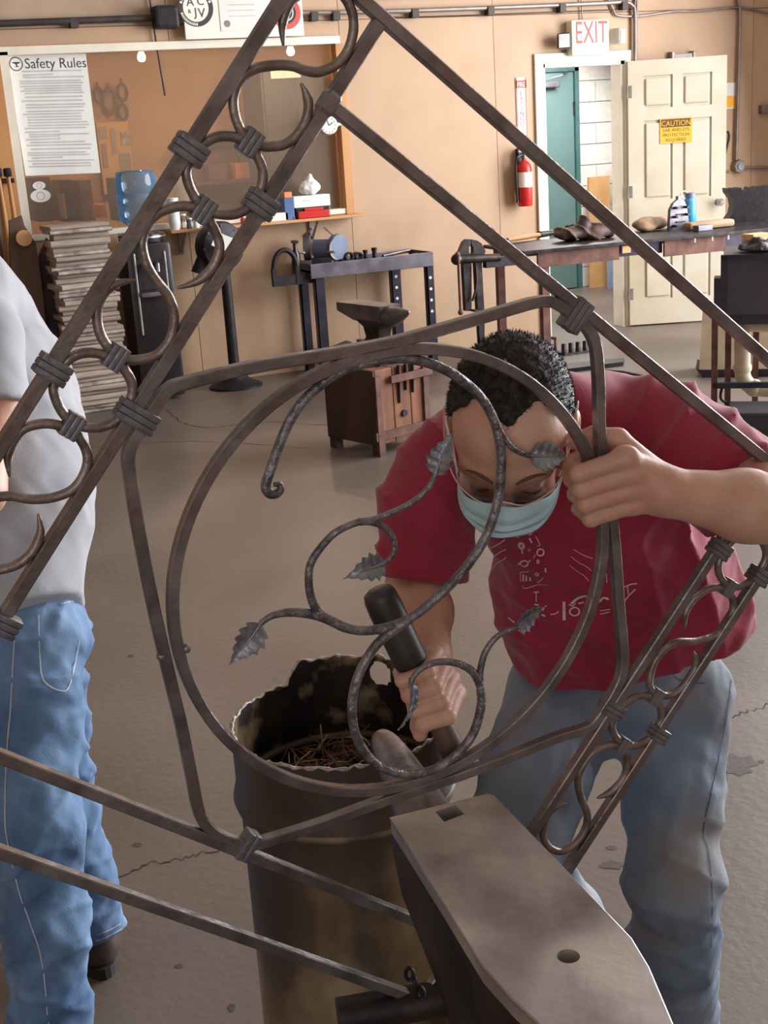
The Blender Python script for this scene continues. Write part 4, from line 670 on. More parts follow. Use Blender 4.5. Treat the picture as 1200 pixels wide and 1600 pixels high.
ca = N_(Mf @ (fp(1210, 392, .2))) ; ca[2] = (Mf @ fp(1210, 394, .02)).z
tag(soft('coal_heap', lambda X: smax(sd_ell(X, ca+(.0, .0, .0), (.20, .16, .055))+.016*wob(X, 45, 2), -(X[..., 2]-ca[2]-.003), .003), ca-(.3, .3, .02), ca+(.3, .3, .12), .010, 'cast_black'), 'low heap of dark coal on top of the forge', 'coal')
q = Mf @ fp(1182, 380, .75); tag(MB().box(q, (.13, .1, .11), .004).build('small_carton', 'tan_board'), 'small tan carton behind the top of the forge', 'carton')
# ------------------------------------------------------------------ pieces on the floor behind the man and boards in the vestibule
q = atz(895, 552); hs = thing('peg_plate', q, 'steel plate with four short pegs on the floor by the bench leg', 'plate'); MB().span(q+Vector((-.1, -.05, 0)), q+Vector((.13, .1, .015))).build('plate', 'steel_dark', hs)
for k in range(4): MB().lathe([(.018, 0), (.018, .06), (.015, .065)], q+Vector((-.075+k*.06, 0, .015)), n=12).build('peg', 'steel_dark', hs, 40)
A, B = atz(940, 588), atz(1012, 598); tag(MB().tube([A+Vector((0, 0, .03)), (A+B)/2+Vector((0, 0, .03)), B+Vector((0, 0, .025))], [.022, .03, .02], 12).build('steel_bar', 'steel_dark', None, 60), 'dark round steel bar lying on the floor behind the red shirt', 'bar')
q = atz(910, 575); tag(MB().prism([(-.2, -.08), (.25, -.12), (.34, .0), (.2, .06), (-.1, .1)], (q.x, q.y, .002), (1, 0, 0), (0, 1, 0), .025).build('steel_plate', 'steel_dark'), 'dark pointed steel plate on the floor behind the red shirt', 'plate')
a, b = pxspan(920, 277, 955, 452, VY-.14, .03); tag(MB().span((a[0], VY-.14, .0), (b[0], VY-.11, b[2])).build('tan_board', 'tan_board'), 'tan plywood board standing against the white block wall', 'board')
a, b = pxspan(950, 345, 982, 452, VY-.3, .03); tag(MB().span((a[0], VY-.3, .0), (b[0], VY-.27, b[2])).build('blue_panel', 'blue_panel'), 'pale blue panel standing right of the tan board', 'panel')
a, b = pxspan(962, 250, 969, 345, VY-.2, .03); tag(MB().span((a[0], VY-.2, .0), (b[0], VY-.17, b[2])).build('white_plank', 'white_paint'), 'narrow white plank standing in the vestibule beside the door jamb', 'plank')
# ------------------------------------------------------------------ forged iron panel
mat('iron', S(146, 139, 139), S(107, 101, 102), .28, metal=.62, scale=22, detail=6, bump=.2, bscale=60, c3=S(128, 110, 103), s3=7, rough2=.40)
mat('iron_scroll', S(156, 142, 134), S(116, 104, 98), .36, metal=.7, scale=30, detail=6, bump=.25, bscale=70, rough2=.48)
mat('iron_vine', S(142, 138, 141), S(94, 91, 95), .40, metal=.7, scale=60, detail=4, bump=.5, bscale=110)
mat('iron_collar', S(136, 136, 141), S(104, 104, 110), .42, metal=.6, scale=40, bump=.15); mat('iron_leaf', S(150, 152, 158), S(112, 114, 122), .42, metal=.6, scale=40, bump=.2)
def c2w(v): return RT*v[0]+UP*v[1]-FW*v[2]
FA, FB, FN = c2w((.53918723, .84159994, .03141136)), c2w((.72893365, -.4476748, -.51792181)), c2w((.42182089, -.30215362, .85485106))
FP0 = G(690, 1225, 1.62); FC = (FP0-CAM).dot(FN)
def ab(x, y): d = ray(x, y); p = d*(FC/d.dot(FN)); return (p.dot(FA), p.dot(FB))
def fw(a, b, h=0.0): return CAM+FA*a+FB*b+FN*(FC+h)
def onF(x, y, h=0.0): a, b = ab(x, y); return fw(a, b, h)
A0, A1, B0, B1 = -.5765, .3755, .348, 1.314; a0, a1, b0, b1 = -.4775, .275, .443, 1.2205; HB = .0068
fr = thing('iron_panel', fw(A0, B1), 'square forged iron panel with ring, vine and scrolls hung over the near anvil', 'iron panel')
SQ = [(1, 1), (1, .86), (1, -.86), (1, -1), (.86, -1), (-.86, -1), (-1, -1), (-1, -.86), (-1, .86), (-1, 1), (-.86, 1), (.86, 1)]
SQ = [(1, .8), (1, -.8), (.8, -1), (-.8, -1), (-1, -.8), (-1, .8), (-.8, 1), (.8, 1)]
def bar(p, q, h=0, name='bar', r=HB):
    P = [fw(p[0]+(q[0]-p[0])*t, p[1]+(q[1]-p[1])*t, h) for t in (0, .25, .5, .75, 1)]; return MB().tube(P, r, up=FN, sect=SQ).build(name, 'iron', fr, 25)
bar((A0-HB, B0), (A1+HB, B0), name='outer_bar'); bar((A0-HB, B1), (A1+HB, B1), name='outer_bar'); bar((A1, B0+HB), (A1, B1-HB), name='outer_bar'); bar((A0, B0+HB), (A0, B1-HB), name='outer_bar')
bar((A0+HB, b0), (A1-HB, b0), name='inner_bar'); bar((A0+HB, b1), (A1-HB, b1), name='inner_bar'); bar((a1, b0+HB), (a1, b1-HB), name='inner_bar'); bar((a0, b0+HB), (a0, b1-HB), name='inner_bar')
for p in ((a1, b0),): MB().tube([fw(p[0]-.012, p[1]), fw(p[0]-.008, p[1]), fw(p[0]+.008, p[1]), fw(p[0]+.012, p[1])], [HB*1.0, HB*1.28, HB*1.28, HB], up=FN, sect=SQ).build('tenon_wrap', 'iron', fr, 25)
# ring: a true circle fitted through traced points
rp = np.array([ab(*p) for p in ((633, 544), (767, 570), (400, 653), (307, 767), (272, 900), (276, 1000), (313, 1100), (350, 1147), (500, 1230), (600, 1232), (700, 1203), (800, 1133), (867, 1055), (913, 983), (937, 900), (943, 833), (907, 693), (867, 630), (820, 593))])
sol = np.linalg.lstsq(np.c_[2*rp, np.ones(len(rp))], (rp**2).sum(1), rcond=None)[0]; rc0 = sol[:2]; rr0 = math.sqrt(sol[2]+rc0@rc0)
resid = np.hypot(*(rp-rc0).T)-rr0; print('RING', rc0, rr0, np.round(resid*1000, 1))
th = np.linspace(0, 2*math.pi, 97)[:-1]; dev = np.array([(math.atan2(*(p-rc0)[::-1]), e) for p, e in zip(rp, resid)]); dev = dev[np.argsort(dev[:, 0])]
dv = np.interp((th+math.pi) % (2*math.pi)-math.pi, np.r_[dev[:, 0]-2*math.pi, dev[:, 0], dev[:, 0]+2*math.pi], np.r_[dev[:, 1], dev[:, 1], dev[:, 1]])
dv = np.convolve(np.r_[dv[-8:], dv, dv[:8]], np.ones(17)/17, 'valid')
MB().tube([fw(rc0[0]+(rr0+e)*math.cos(t), rc0[1]+(rr0+e)*math.sin(t)) for t, e in zip(th, dv)], .0064, up=FN, sect=SQ, closed=True).build('ring', 'iron', fr, 25)
def rod(pts, r, name, m, closed=False, h=0.0, k=6, sect=None, n=10):
    P = smoothline([ab(*p) for p in pts], k, closed); q = [fw(a, b, h if not callable(h) else h(i/(len(P)-1))) for i, (a, b) in enumerate(P)]
    rad = [r if not callable(r) else r(i/(len(P)-1)) for i in range(len(P))]; return MB().tube(q, rad, n, closed=closed, up=FN, sect=sect).build(name, m, fr, 60 if not sect else 25)
rod([(200, 716), (206, 765), (217, 833), (240, 950), (267, 1067), (283, 1133), (300, 1217), (308, 1258), (318, 1284), (340, 1304), (373, 1317), (396, 1318), (420, 1312), (500, 1287), (600, 1250), (700, 1217), (800, 1180), (867, 1153), (912, 1139), (930, 1126), (950, 1096), (966, 1066), (972, 1045), (973, 1020), (967, 950), (957, 823), (938, 693), (935, 600), (930, 542), (918, 514), (900, 497), (877, 479), (857, 471), (833, 473), (800, 482), (633, 530), (533, 550), (400, 572), (290, 598), (262, 609), (244, 632), (221, 669), (207, 691)], .0064, 'bent_band', 'iron', True, sect=SQ)
tip = lambda t: .0052*min(1, .25+t*14, .25+(1-t)*14)
S1 = [(443, 72), (441, 43), (447, 17), (463, -6), (500, -24), (535, -8), (552, 28), (548, 67), (530, 97), (500, 112), (477, 110), (457, 103), (430, 102), (400, 107), (377, 123), (365, 150), (367, 180), (378, 207), (392, 222), (408, 228), (423, 229), (443, 226), (462, 213), (477, 190), (482, 165), (478, 145), (470, 130)]
S2 = [(277, 450), (307, 440), (330, 420), (343, 390), (337, 363), (323, 340), (308, 327), (283, 322), (253, 330), (233, 347), (222, 377), (227, 407), (240, 433), (263, 463), (272, 493), (267, 527), (247, 553), (217, 562), (193, 560), (170, 543), (155, 517), (152, 483), (163, 457), (183, 443), (212, 438)]
S3 = [(15, 745), (12, 713), (20, 690), (37, 670), (67, 662), (93, 665), (117, 677), (132, 697), (137, 720), (128, 747), (110, 767), (80, 778), (47, 780), (17, 775), (-13, 780), (-50, 800), (-72, 840), (-65, 878), (-35, 895), (0, 890), (27, 882), (50, 863), (63, 833), (60, 803)]
S4 = [(1285, 690), (1270, 720), (1240, 735), (1210, 755), (1190, 770), (1179, 785), (1177, 800), (1183, 818), (1195, 836), (1220, 842), (1245, 832), (1258, 808), (1250, 785)]
S5 = [(1070, 980), (1071, 957), (1083, 937), (1103, 922), (1123, 918), (1140, 927), (1146, 947), (1137, 973), (1117, 993), (1087, 1002), (1060, 1003), (1040, 1013), (1023, 1033), (1015, 1060), (1018, 1078), (1040, 1087), (1063, 1077), (1082, 1053), (1088, 1033), (1083, 1018)]
S6 = [(933, 1247), (953, 1238), (973, 1217), (980, 1190), (973, 1171), (955, 1164), (930, 1173), (911, 1195), (903, 1220), (908, 1247), (917, 1270), (915, 1293), (900, 1317), (877, 1330), (857, 1323), (848, 1300), (860, 1267), (888, 1255)]
for s in (S1, S2, S3, S4, S5, S6): rod(s, tip, 'scroll', 'iron_scroll')
for o in ([(297, 248), (312, 230), (335, 215), (360, 213), (380, 220), (398, 238), (410, 265), (408, 292), (394, 318), (370, 334), (340, 334), (318, 325), (300, 300), (291, 272)],
          [(100, 570), (117, 556), (140, 551), (165, 556), (190, 572), (206, 600), (203, 628), (187, 653), (160, 667), (130, 667), (107, 655), (90, 630), (84, 600)],
          [(1128, 867), (1122, 887), (1130, 908), (1150, 917), (1172, 908), (1188, 890), (1197, 868), (1191, 848), (1173, 836), (1148, 842)],
          [(980, 1097), (1000, 1087), (1021, 1091), (1033, 1110), (1030, 1133), (1013, 1155), (990, 1165), (968, 1158), (956, 1137), (962, 1113)]): rod(o, .0052, 'link_ring', 'iron_scroll', True)
def collar(c, along, na, sz, name='collar'):
    a, b = ab(*c); mb = MB(); U = FA if along == 'a' else FB; V = FB if along == 'a' else FA; w = sz[1]/na; R = Matrix((V, U, FN)).transposed()
    for k in range(na): mb.box(fw(a, b)+U*((k-(na-1)/2)*w), (sz[0], w*1.0, sz[2]), w*.26, R)
    return mb.build(name, 'iron_collar', fr, 40)
for c, al, n, s in (((296, 234), 'a', 3, (.034, .022, .020)), ((407, 319), 'a', 3, (.032, .022, .020)), ((82, 577), 'a', 3, (.034, .022, .020)), ((213, 650), 'a', 3, (.044, .022, .021)), ((4, 974), 'a', 3, (.034, .022, .020)), ((1124, 858), 'a', 3, (.030, .021, .020)), ((1185, 900), 'a', 3, (.030, .021, .020)), ((955, 1108), 'a', 3, (.036, .021, .021)), ((1028, 1147), 'a', 3, (.028, .020, .020)), ((899, 492), 'b', 3, (.040, .024, .021)), ((385, 1320), 'b', 2, (.036, .018, .021)),
                    ((390, 222), 'b', 3, (.026, .019, .016)), ((317, 328), 'b', 3, (.026, .019, .016)), ((180, 558), 'b', 3, (.026, .019, .016)), ((112, 665), 'b', 3, (.026, .019, .016)), ((1137, 918), 'b', 2, (.024, .017, .016)), ((1193, 838), 'b', 2, (.024, .017, .016)), ((1023, 1088), 'b', 2, (.024, .017, .016)), ((971, 1164), 'b', 2, (.024, .017, .016))): collar(c, al, n, s)
for x, y in ((251, 1024), (290, 1012)): MB().sphere(onF(x, y, .002), .0055, 10).build('rivet', 'iron_collar', fr, 60)
vr = lambda t: .0058
MV = [(428, 757), (437, 757), (438, 766), (430, 772), (420, 770), (415, 758), (423, 733), (437, 693), (457, 650), (483, 617), (527, 583), (573, 567), (617, 560), (653, 563), (690, 575), (723, 595), (753, 623), (773, 660), (782, 700), (783, 737), (777, 787), (760, 837), (733, 880), (707, 910), (683, 933), (650, 960), (617, 977), (577, 985), (543, 982), (510, 967), (483, 959), (450, 957), (423, 963), (405, 977)]
rod(MV, lambda t: .0058*(.45+min(1, t*9)*.55)*min(1, .45+(1-t)*7), 'vine', 'iron_vine')
rod([(512, 968), (497, 957), (486, 935), (482, 910), (484, 883), (497, 860), (523, 832), (557, 816), (583, 811), (613, 800), (647, 782), (670, 760), (681, 738)], lambda t: .0055*(.55+.45*(1-t)), 'vine_branch', 'iron_vine', h=.001)
rod([(560, 815), (583, 816), (605, 827), (616, 847), (613, 867), (598, 882)], lambda t: .0046*(.55+.45*(1-t)), 'vine_twig', 'iron_vine', h=.001)
rod([(640, 966), (617, 982), (590, 1003), (567, 1037), (553, 1073), (549, 1113), (557, 1152), (580, 1187), (613, 1205), (647, 1208), (680, 1200), (713, 1177), (737, 1147), (749, 1110), (750, 1077), (738, 1050), (717, 1037), (690, 1033), (667, 1038), (648, 1052), (640, 1070)], lambda t: .0058*(.55+.45*min(1, (1-t)*3)), 'vine_branch', 'iron_vine', h=.002)
rod([(750, 1085), (749, 1058), (751, 1042), (757, 1020), (771, 999), (788, 987), (810, 979)], lambda t: .0052*(.6+.4*(1-t)), 'vine_twig', 'iron_vine', h=.001)
rod([(770, 650), (781, 674), (797, 697), (815, 708), (832, 713)], lambda t: .0046*(.6+.4*(1-t)), 'vine_twig', 'iron_vine', h=.001)
def leaf(base, tipp, w, tilt, curl, seed):
    p, q = onF(*base), onF(*tipp); u = (q-p); L = u.length; u.normalize(); v = FN.cross(u).normalized(); n = u.cross(v); Rm = Matrix.Rotation(tilt, 3, u); v = Rm @ v; n = Rm @ n; r = random.Random(seed)
    ns = 22; rows = []
    for i in range(ns+1):
        t = i/ns; hwid = w*(2.9*t**.6*(1-t)**1.4)*(1+.34*((i % 4)/3-.5)) if 0 < i < ns else .0008
        rows.append([(p+u*(t*L)+v*(s*hwid)+n*(abs(s)**1.3*hwid*.45+curl*math.sin(t*3.0)*L*.12+.0015*math.cos(i*1.6)*abs(s))) for s in (-1, -.66, -.33, 0, .33, .66, 1)])
    vs_ = [x for row in rows for x in row]; m = len(vs_); vs_ += [x-n*.0014 for x in vs_]; fs = []
    for i in range(ns):
        for j in range(6): k = i*7+j; fs += [(k, k+1, k+8, k+7), (m+k, m+k+7, m+k+8, m+k+1)]
    for i in range(ns): fs += [(i*7, i*7+7, m+i*7+7, m+i*7), (i*7+6, m+i*7+6, m+i*7+13, i*7+13)]
    lf = MB().add(vs_, fs).build('leaf', 'iron_leaf', fr, 50)
    MB().tube([p-u*.004, p+u*L*.3+n*(curl*math.sin(.9)*L*.12+.001), p+u*L*.62+n*(curl*math.sin(1.86)*L*.12+.001)], [.003, .0016, .0006], 6).build('midrib', 'iron_leaf', lf, 60)
leaf((407, 974), (358, 1038), .019, .3, 1, 1); leaf((680, 742), (709, 674), .017, -.75, 1, 2); leaf((600, 880), (537, 904), .0175, .5, 1, 3); leaf((641, 1064), (622, 1141), .016, -.8, 1, 4); leaf((806, 981), (855, 948), .019, .3, -1, 5); leaf((827, 712), (884, 715), .019, -.3, 1, 6)

# ------------------------------------------------------------------ near anvil
mat('anvil_face', S(208, 199, 193), S(140, 129, 124), .34, metal=.65, scale=6, detail=8, bump=.06, bscale=60, c3=S(216, 206, 190), s3=9, rough2=.5)
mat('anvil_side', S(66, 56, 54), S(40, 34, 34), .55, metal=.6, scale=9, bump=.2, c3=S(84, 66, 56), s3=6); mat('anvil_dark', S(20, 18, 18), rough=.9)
FZ = .80
op = [(610, 1277), (762, 1240), (772, 1243), (985, 1465), (1012, 1510), (1050, 1600), (1105, 1745), (1085, 1790), (1030, 1785), (960, 1712), (900, 1655), (845, 1600), (800, 1558), (755, 1508), (720, 1452), (690, 1403)]
face = [atz(x, y, FZ) for x, y in op]; cen = sum(face, Vector())/len(face)
far = (face[0]+face[1])/2; near = (face[6]+face[8])/2; axd = (far-near).normalized(); sdv = Vector((-axd.y, axd.x, 0))*-1
an = thing('anvil', (cen.x, cen.y, .46), 'large near anvil with square and round holes in its worn face', 'anvil')
def cutface(outline, holes, name, m, z0, z1):
    """flat face with holes: bridged polygon through triangulation, with thickness"""
    bm = bmesh.new(); loops = [outline]+holes; ed = []
    for lp in loops:
        vv = [bm.verts.new((p[0], p[1], z1)) for p in lp]; ed += [bm.edges.new((vv[i], vv[(i+1) % len(vv)])) for i in range(len(vv))]
    bmesh.ops.triangle_fill(bm, edges=ed, use_beauty=True, use_dissolve=False)
    bm.verts.index_update(); vs_ = [v.co.copy() for v in bm.verts]; fs = [tuple(v.index for v in f.verts) for f in bm.faces]; bm.free(); n = len(vs_)
    k = 0; side = []
    for lp in loops: side += [(k+i, k+(i+1) % len(lp), n+k+(i+1) % len(lp), n+k+i) for i in range(len(lp))]; k += len(lp)
    return MB().add(vs_+[Vector((v.x, v.y, z0)) for v in vs_], fs+[tuple(i+n for i in f) for f in fs]+side)
hq = [atz(x, y, FZ) for x, y in ((680, 1268), (711, 1258), (726, 1272), (694, 1284))]; hc = atz(888, 1494, FZ); hr = .0118
rh = [Vector((hc.x+hr*math.cos(t), hc.y+hr*math.sin(t), FZ)) for t in np.linspace(0, 2*math.pi, 25)[:-1]]
chf = [p+(cen-p).normalized()*.0 for p in face]
cutface([tuple(p) for p in face], [[tuple(p) for p in hq], [tuple(p) for p in rh]], 'face', 'anvil_face', FZ-.022, FZ).build('face', 'anvil_face', an)
MB().tube([p+Vector((0, 0, -.0022)) for p in face], .0019, 8, closed=True).build('face_edge_glint', 'steel_bright', an, 60)  # bright steel tube rounds the rim, putting the edge highlight into its colour
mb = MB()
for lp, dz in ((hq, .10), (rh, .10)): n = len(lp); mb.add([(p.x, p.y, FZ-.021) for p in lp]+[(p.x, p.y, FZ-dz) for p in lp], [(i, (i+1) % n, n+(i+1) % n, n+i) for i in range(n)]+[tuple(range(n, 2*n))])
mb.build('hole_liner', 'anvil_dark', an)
def inset(pts, f, z, dl=0.0, dw=0.0):
    out = []
    for p in pts:
        q = p-cen; l = q.dot(axd); w = q.dot(sdv); s = max(-1, min(1, l/.24)); out.append(cen+axd*(l*f+dl)+sdv*(w*(1-dw))+Vector((0, 0, z-FZ)))
    return out
waist = [(1.0, FZ-.022, .0), (1.0, FZ-.05, .005), (.93, FZ-.10, .04), (.66, FZ-.16, .18), (.50, FZ-.22, .30), (.52, FZ-.27, .24), (.66, FZ-.31, .0), (.70, FZ-.34, -.08)]
rings = [[(p if f < 1 else p) for p in inset(face, f, z, .05*(1-f), dw)] for f, z, dw in waist]; n = len(face); hole_free = []
mb = MB().add([p for r in rings for p in r], [(i*n+j, i*n+(j+1) % n, i*n+n+(j+1) % n, i*n+n+j) for i in range(len(rings)-1) for j in range(n)]+[tuple(range((len(rings)-1)*n, len(rings)*n))]); mb.build('body', 'anvil_side', an, 35)
tipv = atz(594, 1152, .785); root = far-axd*.01+Vector((0, 0, -.075)); P = [root, root+(tipv-root)*.25+Vector((0, 0, .004)), root+(tipv-root)*.5+Vector((0, 0, .008)), root+(tipv-root)*.75+Vector((0, 0, .008)), root+(tipv-root)*.93+Vector((0, 0, .004)), tipv]
MB().tube(smoothline(P, 4), [float(v) for v in np.interp(np.linspace(0, 1, 21), [0, .25, .5, .75, .93, 1], [.046, .038, .029, .021, .014, .004])], 24).build('horn', 'iron', an, 60)
# foot and stand under the anvil
f0, f1 = atz(528, 1588, .50), atz(655, 1566, .50); MB().tube([f0, f1, f1+(f1-f0).normalized()*.10], [.024, .024, .024], 14).build('foot_bar', 'anvil_side', an, 40)
sw0 = inset(face, .72, .46, .015, -.15); lo = Vector((min(p.x for p in sw0), min(p.y for p in sw0), 0)); hi = Vector((max(p.x for p in sw0), max(p.y for p in sw0), .46))
Mst = Matrix(((sdv.x, axd.x, 0, cen.x), (sdv.y, axd.y, 0, cen.y), (0, 0, 1, 0), (0, 0, 0, 1)))
sta = thing('anvil_stand', (cen.x, cen.y, 0), 'dark timber stand under the near anvil', 'anvil stand')
for k in range(3): MB(Mst).span((-.14+k*.0934, -.14, 0), (-.14+(k+1)*.0934-.002, .16, .455), .004).build('timber', 'wood_stump_dark', sta)
for z in (.10, .36): MB(Mst).span((-.146, -.146, z), (.146, .166, z+.035)).build('band', 'cast_black', sta)
ch = G(640, 1522, 1.62); 
for k in range(3): MB().tube([ch+Vector((0, 0, -.014*k))+RT*(.006*k)+(RT*math.cos(t)*.005+Vector((0, 0, 1))*math.sin(t)*.009 if k % 2 == 0 else FW*math.cos(t)*.005+Vector((0, 0, 1))*math.sin(t)*.009) for t in np.linspace(0, 6.28, 13)[:-1]], .0028, 6, closed=True).build('chain_link', 'cast_black', an, 60)

# ------------------------------------------------------------------ scrap barrel
mat('barrel_out', S(110, 92, 74), S(62, 52, 47), .55, metal=.25, scale=4, detail=8, bump=.15, c3=S(182, 162, 124), s3=4, stretch=(1, 1, .6)); mat('barrel_in', S(58, 42, 32), S(18, 14, 14), .7, metal=.3, scale=14, detail=8, c3=S(176, 152, 112), s3=16, bump=.3); mat('barrel_edge', S(196, 188, 178), S(130, 118, 108), .5, metal=.3, scale=90)
mat('straw', S(120, 88, 56), S(78, 54, 36), .7, scale=30); mat('straw_light', S(190, 160, 120), rough=.7); mat('debris', S(46, 34, 28), S(24, 18, 16), .9, scale=30, bump=.4)
bc = G(531, 1122, 2.05); BR, RZ = .170, bc.z; bc = Vector((bc.x, bc.y, 0))
ba = thing('scrap_barrel', bc, 'rusty steel barrel with torn rim behind the near anvil', 'barrel'); NC = 144
back = math.atan2(_f0.y, _f0.x)
zr = [0, .02, .2, .4, RZ-.14, RZ-.125, RZ-.115, RZ-.105, RZ-.09, RZ-.075, RZ-.06]+list(np.linspace(RZ-.05, RZ-.002, 7)); NRW = len(zr)
def rimz(j):
    t = 2*math.pi*j/NC; d = (t-back+math.pi) % (2*math.pi)-math.pi; up = .034*max(0, min(1, (.62-abs(d+.05))/.12)); return RZ+up+.0016*math.sin(t*17)+.0014*math.sin(t*41+1)+random.uniform(-.0014, .0014)
rz = [rimz(j) for j in range(NC)]
rrow = lambda z: BR+(.008 if RZ-.128 < z < RZ-.10 else (.004 if z > RZ-.10 else 0))
# round hand hole low on the far right of the rim
hd = (G(596, 1078, 2.05+.16)-bc); ht = math.atan2(hd.y, hd.x); hz = RZ-.001+.004; hrad = .020
def wall(rad, thick):
    vs_ = []
    for i in range(NRW+4):
        for j in range(NC):
            t = 2*math.pi*j/NC; z = zr[i] if i < NRW else RZ-.002+(rz[j]-RZ+.002)*(i-NRW+1)/4; r = rrow(z)-thick; du = ((t-ht+math.pi) % (2*math.pi)-math.pi)*r; dz = z-hz; e = math.hypot(du, dz)
            vs_.append([t, z, r, du, dz, e])
    n = len(vs_); fs = []
    for i in range(NRW+3):
        for j in range(NC):
            q = (i*NC+j, i*NC+(j+1) % NC, (i+1)*NC+(j+1) % NC, (i+1)*NC+j)
            if all(vs_[k][5] < hrad*1.25 for k in q) or np.mean([vs_[k][5] for k in q]) < hrad: continue
            fs.append(q)
    used = {k for f in fs for k in f}
    out = []
    for k, (t, z, r, du, dz, e) in enumerate(vs_):
        if e < hrad*1.3 and e > 1e-6 and k in used: s = max(hrad, min(e, hrad*1.02))/e if e < hrad*1.15 else 1; t = ht+du*s/r; z = hz+dz*s
        out.append(bc+Vector((r*math.cos(t), r*math.sin(t), z)))
    return out, fs
v1, f1_ = wall(BR, 0); MB().add(v1, f1_).build('shell', 'barrel_out', ba, 60); v2_, f2_ = wall(BR, .0035); MB().add(v2_, f2_).build('lining', 'barrel_in', ba, 60)
o1 = len(v1)-NC; mb = MB().add(v1[o1:]+v2_[o1:], [(j, (j+1) % NC, NC+(j+1) % NC, NC+j) for j in range(NC)]); mb.tube([(v1[o1+j]+v2_[o1+j])/2+Vector((0, 0, .0005)) for j in range(NC)], [.0026+.0012*math.sin(j*1.9)+random.uniform(-.0006, .0008) for j in range(NC)], 6, closed=True); mb.build('torn_rim', 'barrel_edge', ba, 60)
MB().tube([bc+Vector(((BR+.003)*math.cos(t), (BR+.003)*math.sin(t), RZ-.115)) for t in th], .008, 10, closed=True).build('rolled_hoop', 'barrel_out', ba, 60)
mb = MB(); g = 26; vs_ = []; 
for i in range(8):
    for j in range(48): t = 2*math.pi*j/48; r = (BR-.004)*i/7; vs_.append(bc+Vector((r*math.cos(t), r*math.sin(t), RZ-.155+.03*math.sin(7*r/BR+t*2)*.5+random.uniform(-.008, .008)*(i < 7))))
mb.add(vs_, [(i*48+j, i*48+(j+1) % 48, (i+1)*48+(j+1) % 48, (i+1)*48+j) for i in range(7) for j in range(48)]); mb.build('debris_bed', 'debris', ba, 60)
for m, cnt, nm in (('straw', 420, 'straw_litter'), ('straw_light', 90, 'straw_litter')):
    mb = MB()
    for k in range(cnt):
        r = (BR-.03)*math.sqrt(random.random()); t = random.uniform(0, 6.28); c = bc+Vector((r*math.cos(t), r*math.sin(t), RZ-.14+random.uniform(0, .045))); d = Vector((random.gauss(0, 1), random.gauss(0, 1), random.gauss(0, .25))).normalized()*random.uniform(.012, .045)
        e = c+d
        for q in (c-d, e):
            pass
        if (c+d-bc).to_2d().length > BR-.008 or (c-d-bc).to_2d().length > BR-.008: continue
        mb.tube([c-d, c+Vector((0, 0, .004)), c+d], .0013, 4)
    mb.build(nm, m, ba, None, kind='stuff')
# ------------------------------------------------------------------ people
mat('skin', S(204, 160, 138), S(190, 143, 121), .5, scale=14, detail=5, bump=.08, bscale=120, c3=S(194, 138, 118), s3=9); mat('hair', S(60, 52, 50), S(32, 27, 27), .5, scale=90, bump=.35, bscale=220, spec=.12)
mat('shirt_red', S(156, 36, 64), S(142, 31, 56), .85, scale=7, bump=.1, bscale=300, sheen=.2); mat('shirt_print', S(226, 196, 196), S(214, 180, 182), .9); mat('shirt_grey', S(170, 172, 178), S(160, 162, 168), .9, scale=5, bump=.08, bscale=300, sheen=.2)
mat('denim_faded', S(140, 153, 170), S(102, 119, 141), .85, scale=6, detail=6, bump=.12, bscale=300, c3=S(128, 120, 108), s3=4); mat('denim_blue', S(116, 146, 180), S(74, 102, 138), .85, scale=7, detail=6, bump=.12, bscale=300, c3=S(70, 100, 142), s3=5); mat('stitch', S(196, 200, 204), rough=.9); mat('stitch_dark', S(70, 90, 116), rough=.9)
mat('boot', S(78, 60, 52), S(52, 40, 36), .5, scale=20); mat('sole', S(36, 32, 32), rough=.8); mat('mask', S(176, 206, 212), S(166, 198, 206), .8, scale=10, bump=.05); mat('mask_white', S(226, 230, 230), rough=.8); glass('lens', (.96, .95, .95)); mat('clear_rim', S(226, 196, 186), rough=.25); mat('brow', S(104, 72, 58), rough=.9); mat('lash', S(96, 64, 52), rough=.8)
mat('hammer_dark', S(74, 68, 68), S(48, 44, 46), .45, metal=.4, scale=14); mat('hammer_wood', S(98, 74, 62), S(66, 50, 44), .55, scale=10)
def g3(x, y, Z): return N_(G(x, y, Z))
nRT, nUP, nFW = N_(RT), N_(UP), N_(FW)
def unit(v): return v/np.linalg.norm(v)
def fist(X, P, s, k, f, R, wrist, wr, sp=.0215, thumb=None):
    """closed hand round a bar: P centre, s from little finger to index, k towards the knuckles, f the side the first finger bones cross"""
    d = None; sc = [.88, .98, 1.04, 1.0]; tips = []; pal = None
    for i in range(4):
        c = P+s*((i-1.5)*sp); q = sc[i]
        pts = [c+k*.044*q+f*(R*.55+.006), c-k*(R*.75+.006)*q+f*(R+.009), c-k*(R+.010)-f*(R*.55), c+k*.004-f*(R+.0105)]
        fin = sd_chain(X, pts, [.0128*q, .0112*q, .0102*q, .0090*q], .004); fin = smin(fin, sd_ell(X, pts[0], (.0142*q,)*3), .006)
        d = fin if d is None else smin(d, fin, .0025)
        pc = sd_cone(X, pts[0]-k*.006-f*.006, wrist-k*.0+s*((i-1.5)*.008), .0135*q, .019); pal = pc if pal is None else smin(pal, pc, .014)
    d = smin(d, pal, .008)
    heel = sd_cone(X, P+k*.046-f*(R+.004)+s*.012, wrist, .018, .022); d = smin(d, heel, .014)
    if thumb is not None: d = smin(d, sd_chain(X, thumb, [.017, .0135, .0115, .0095], .006), .01)
    return d
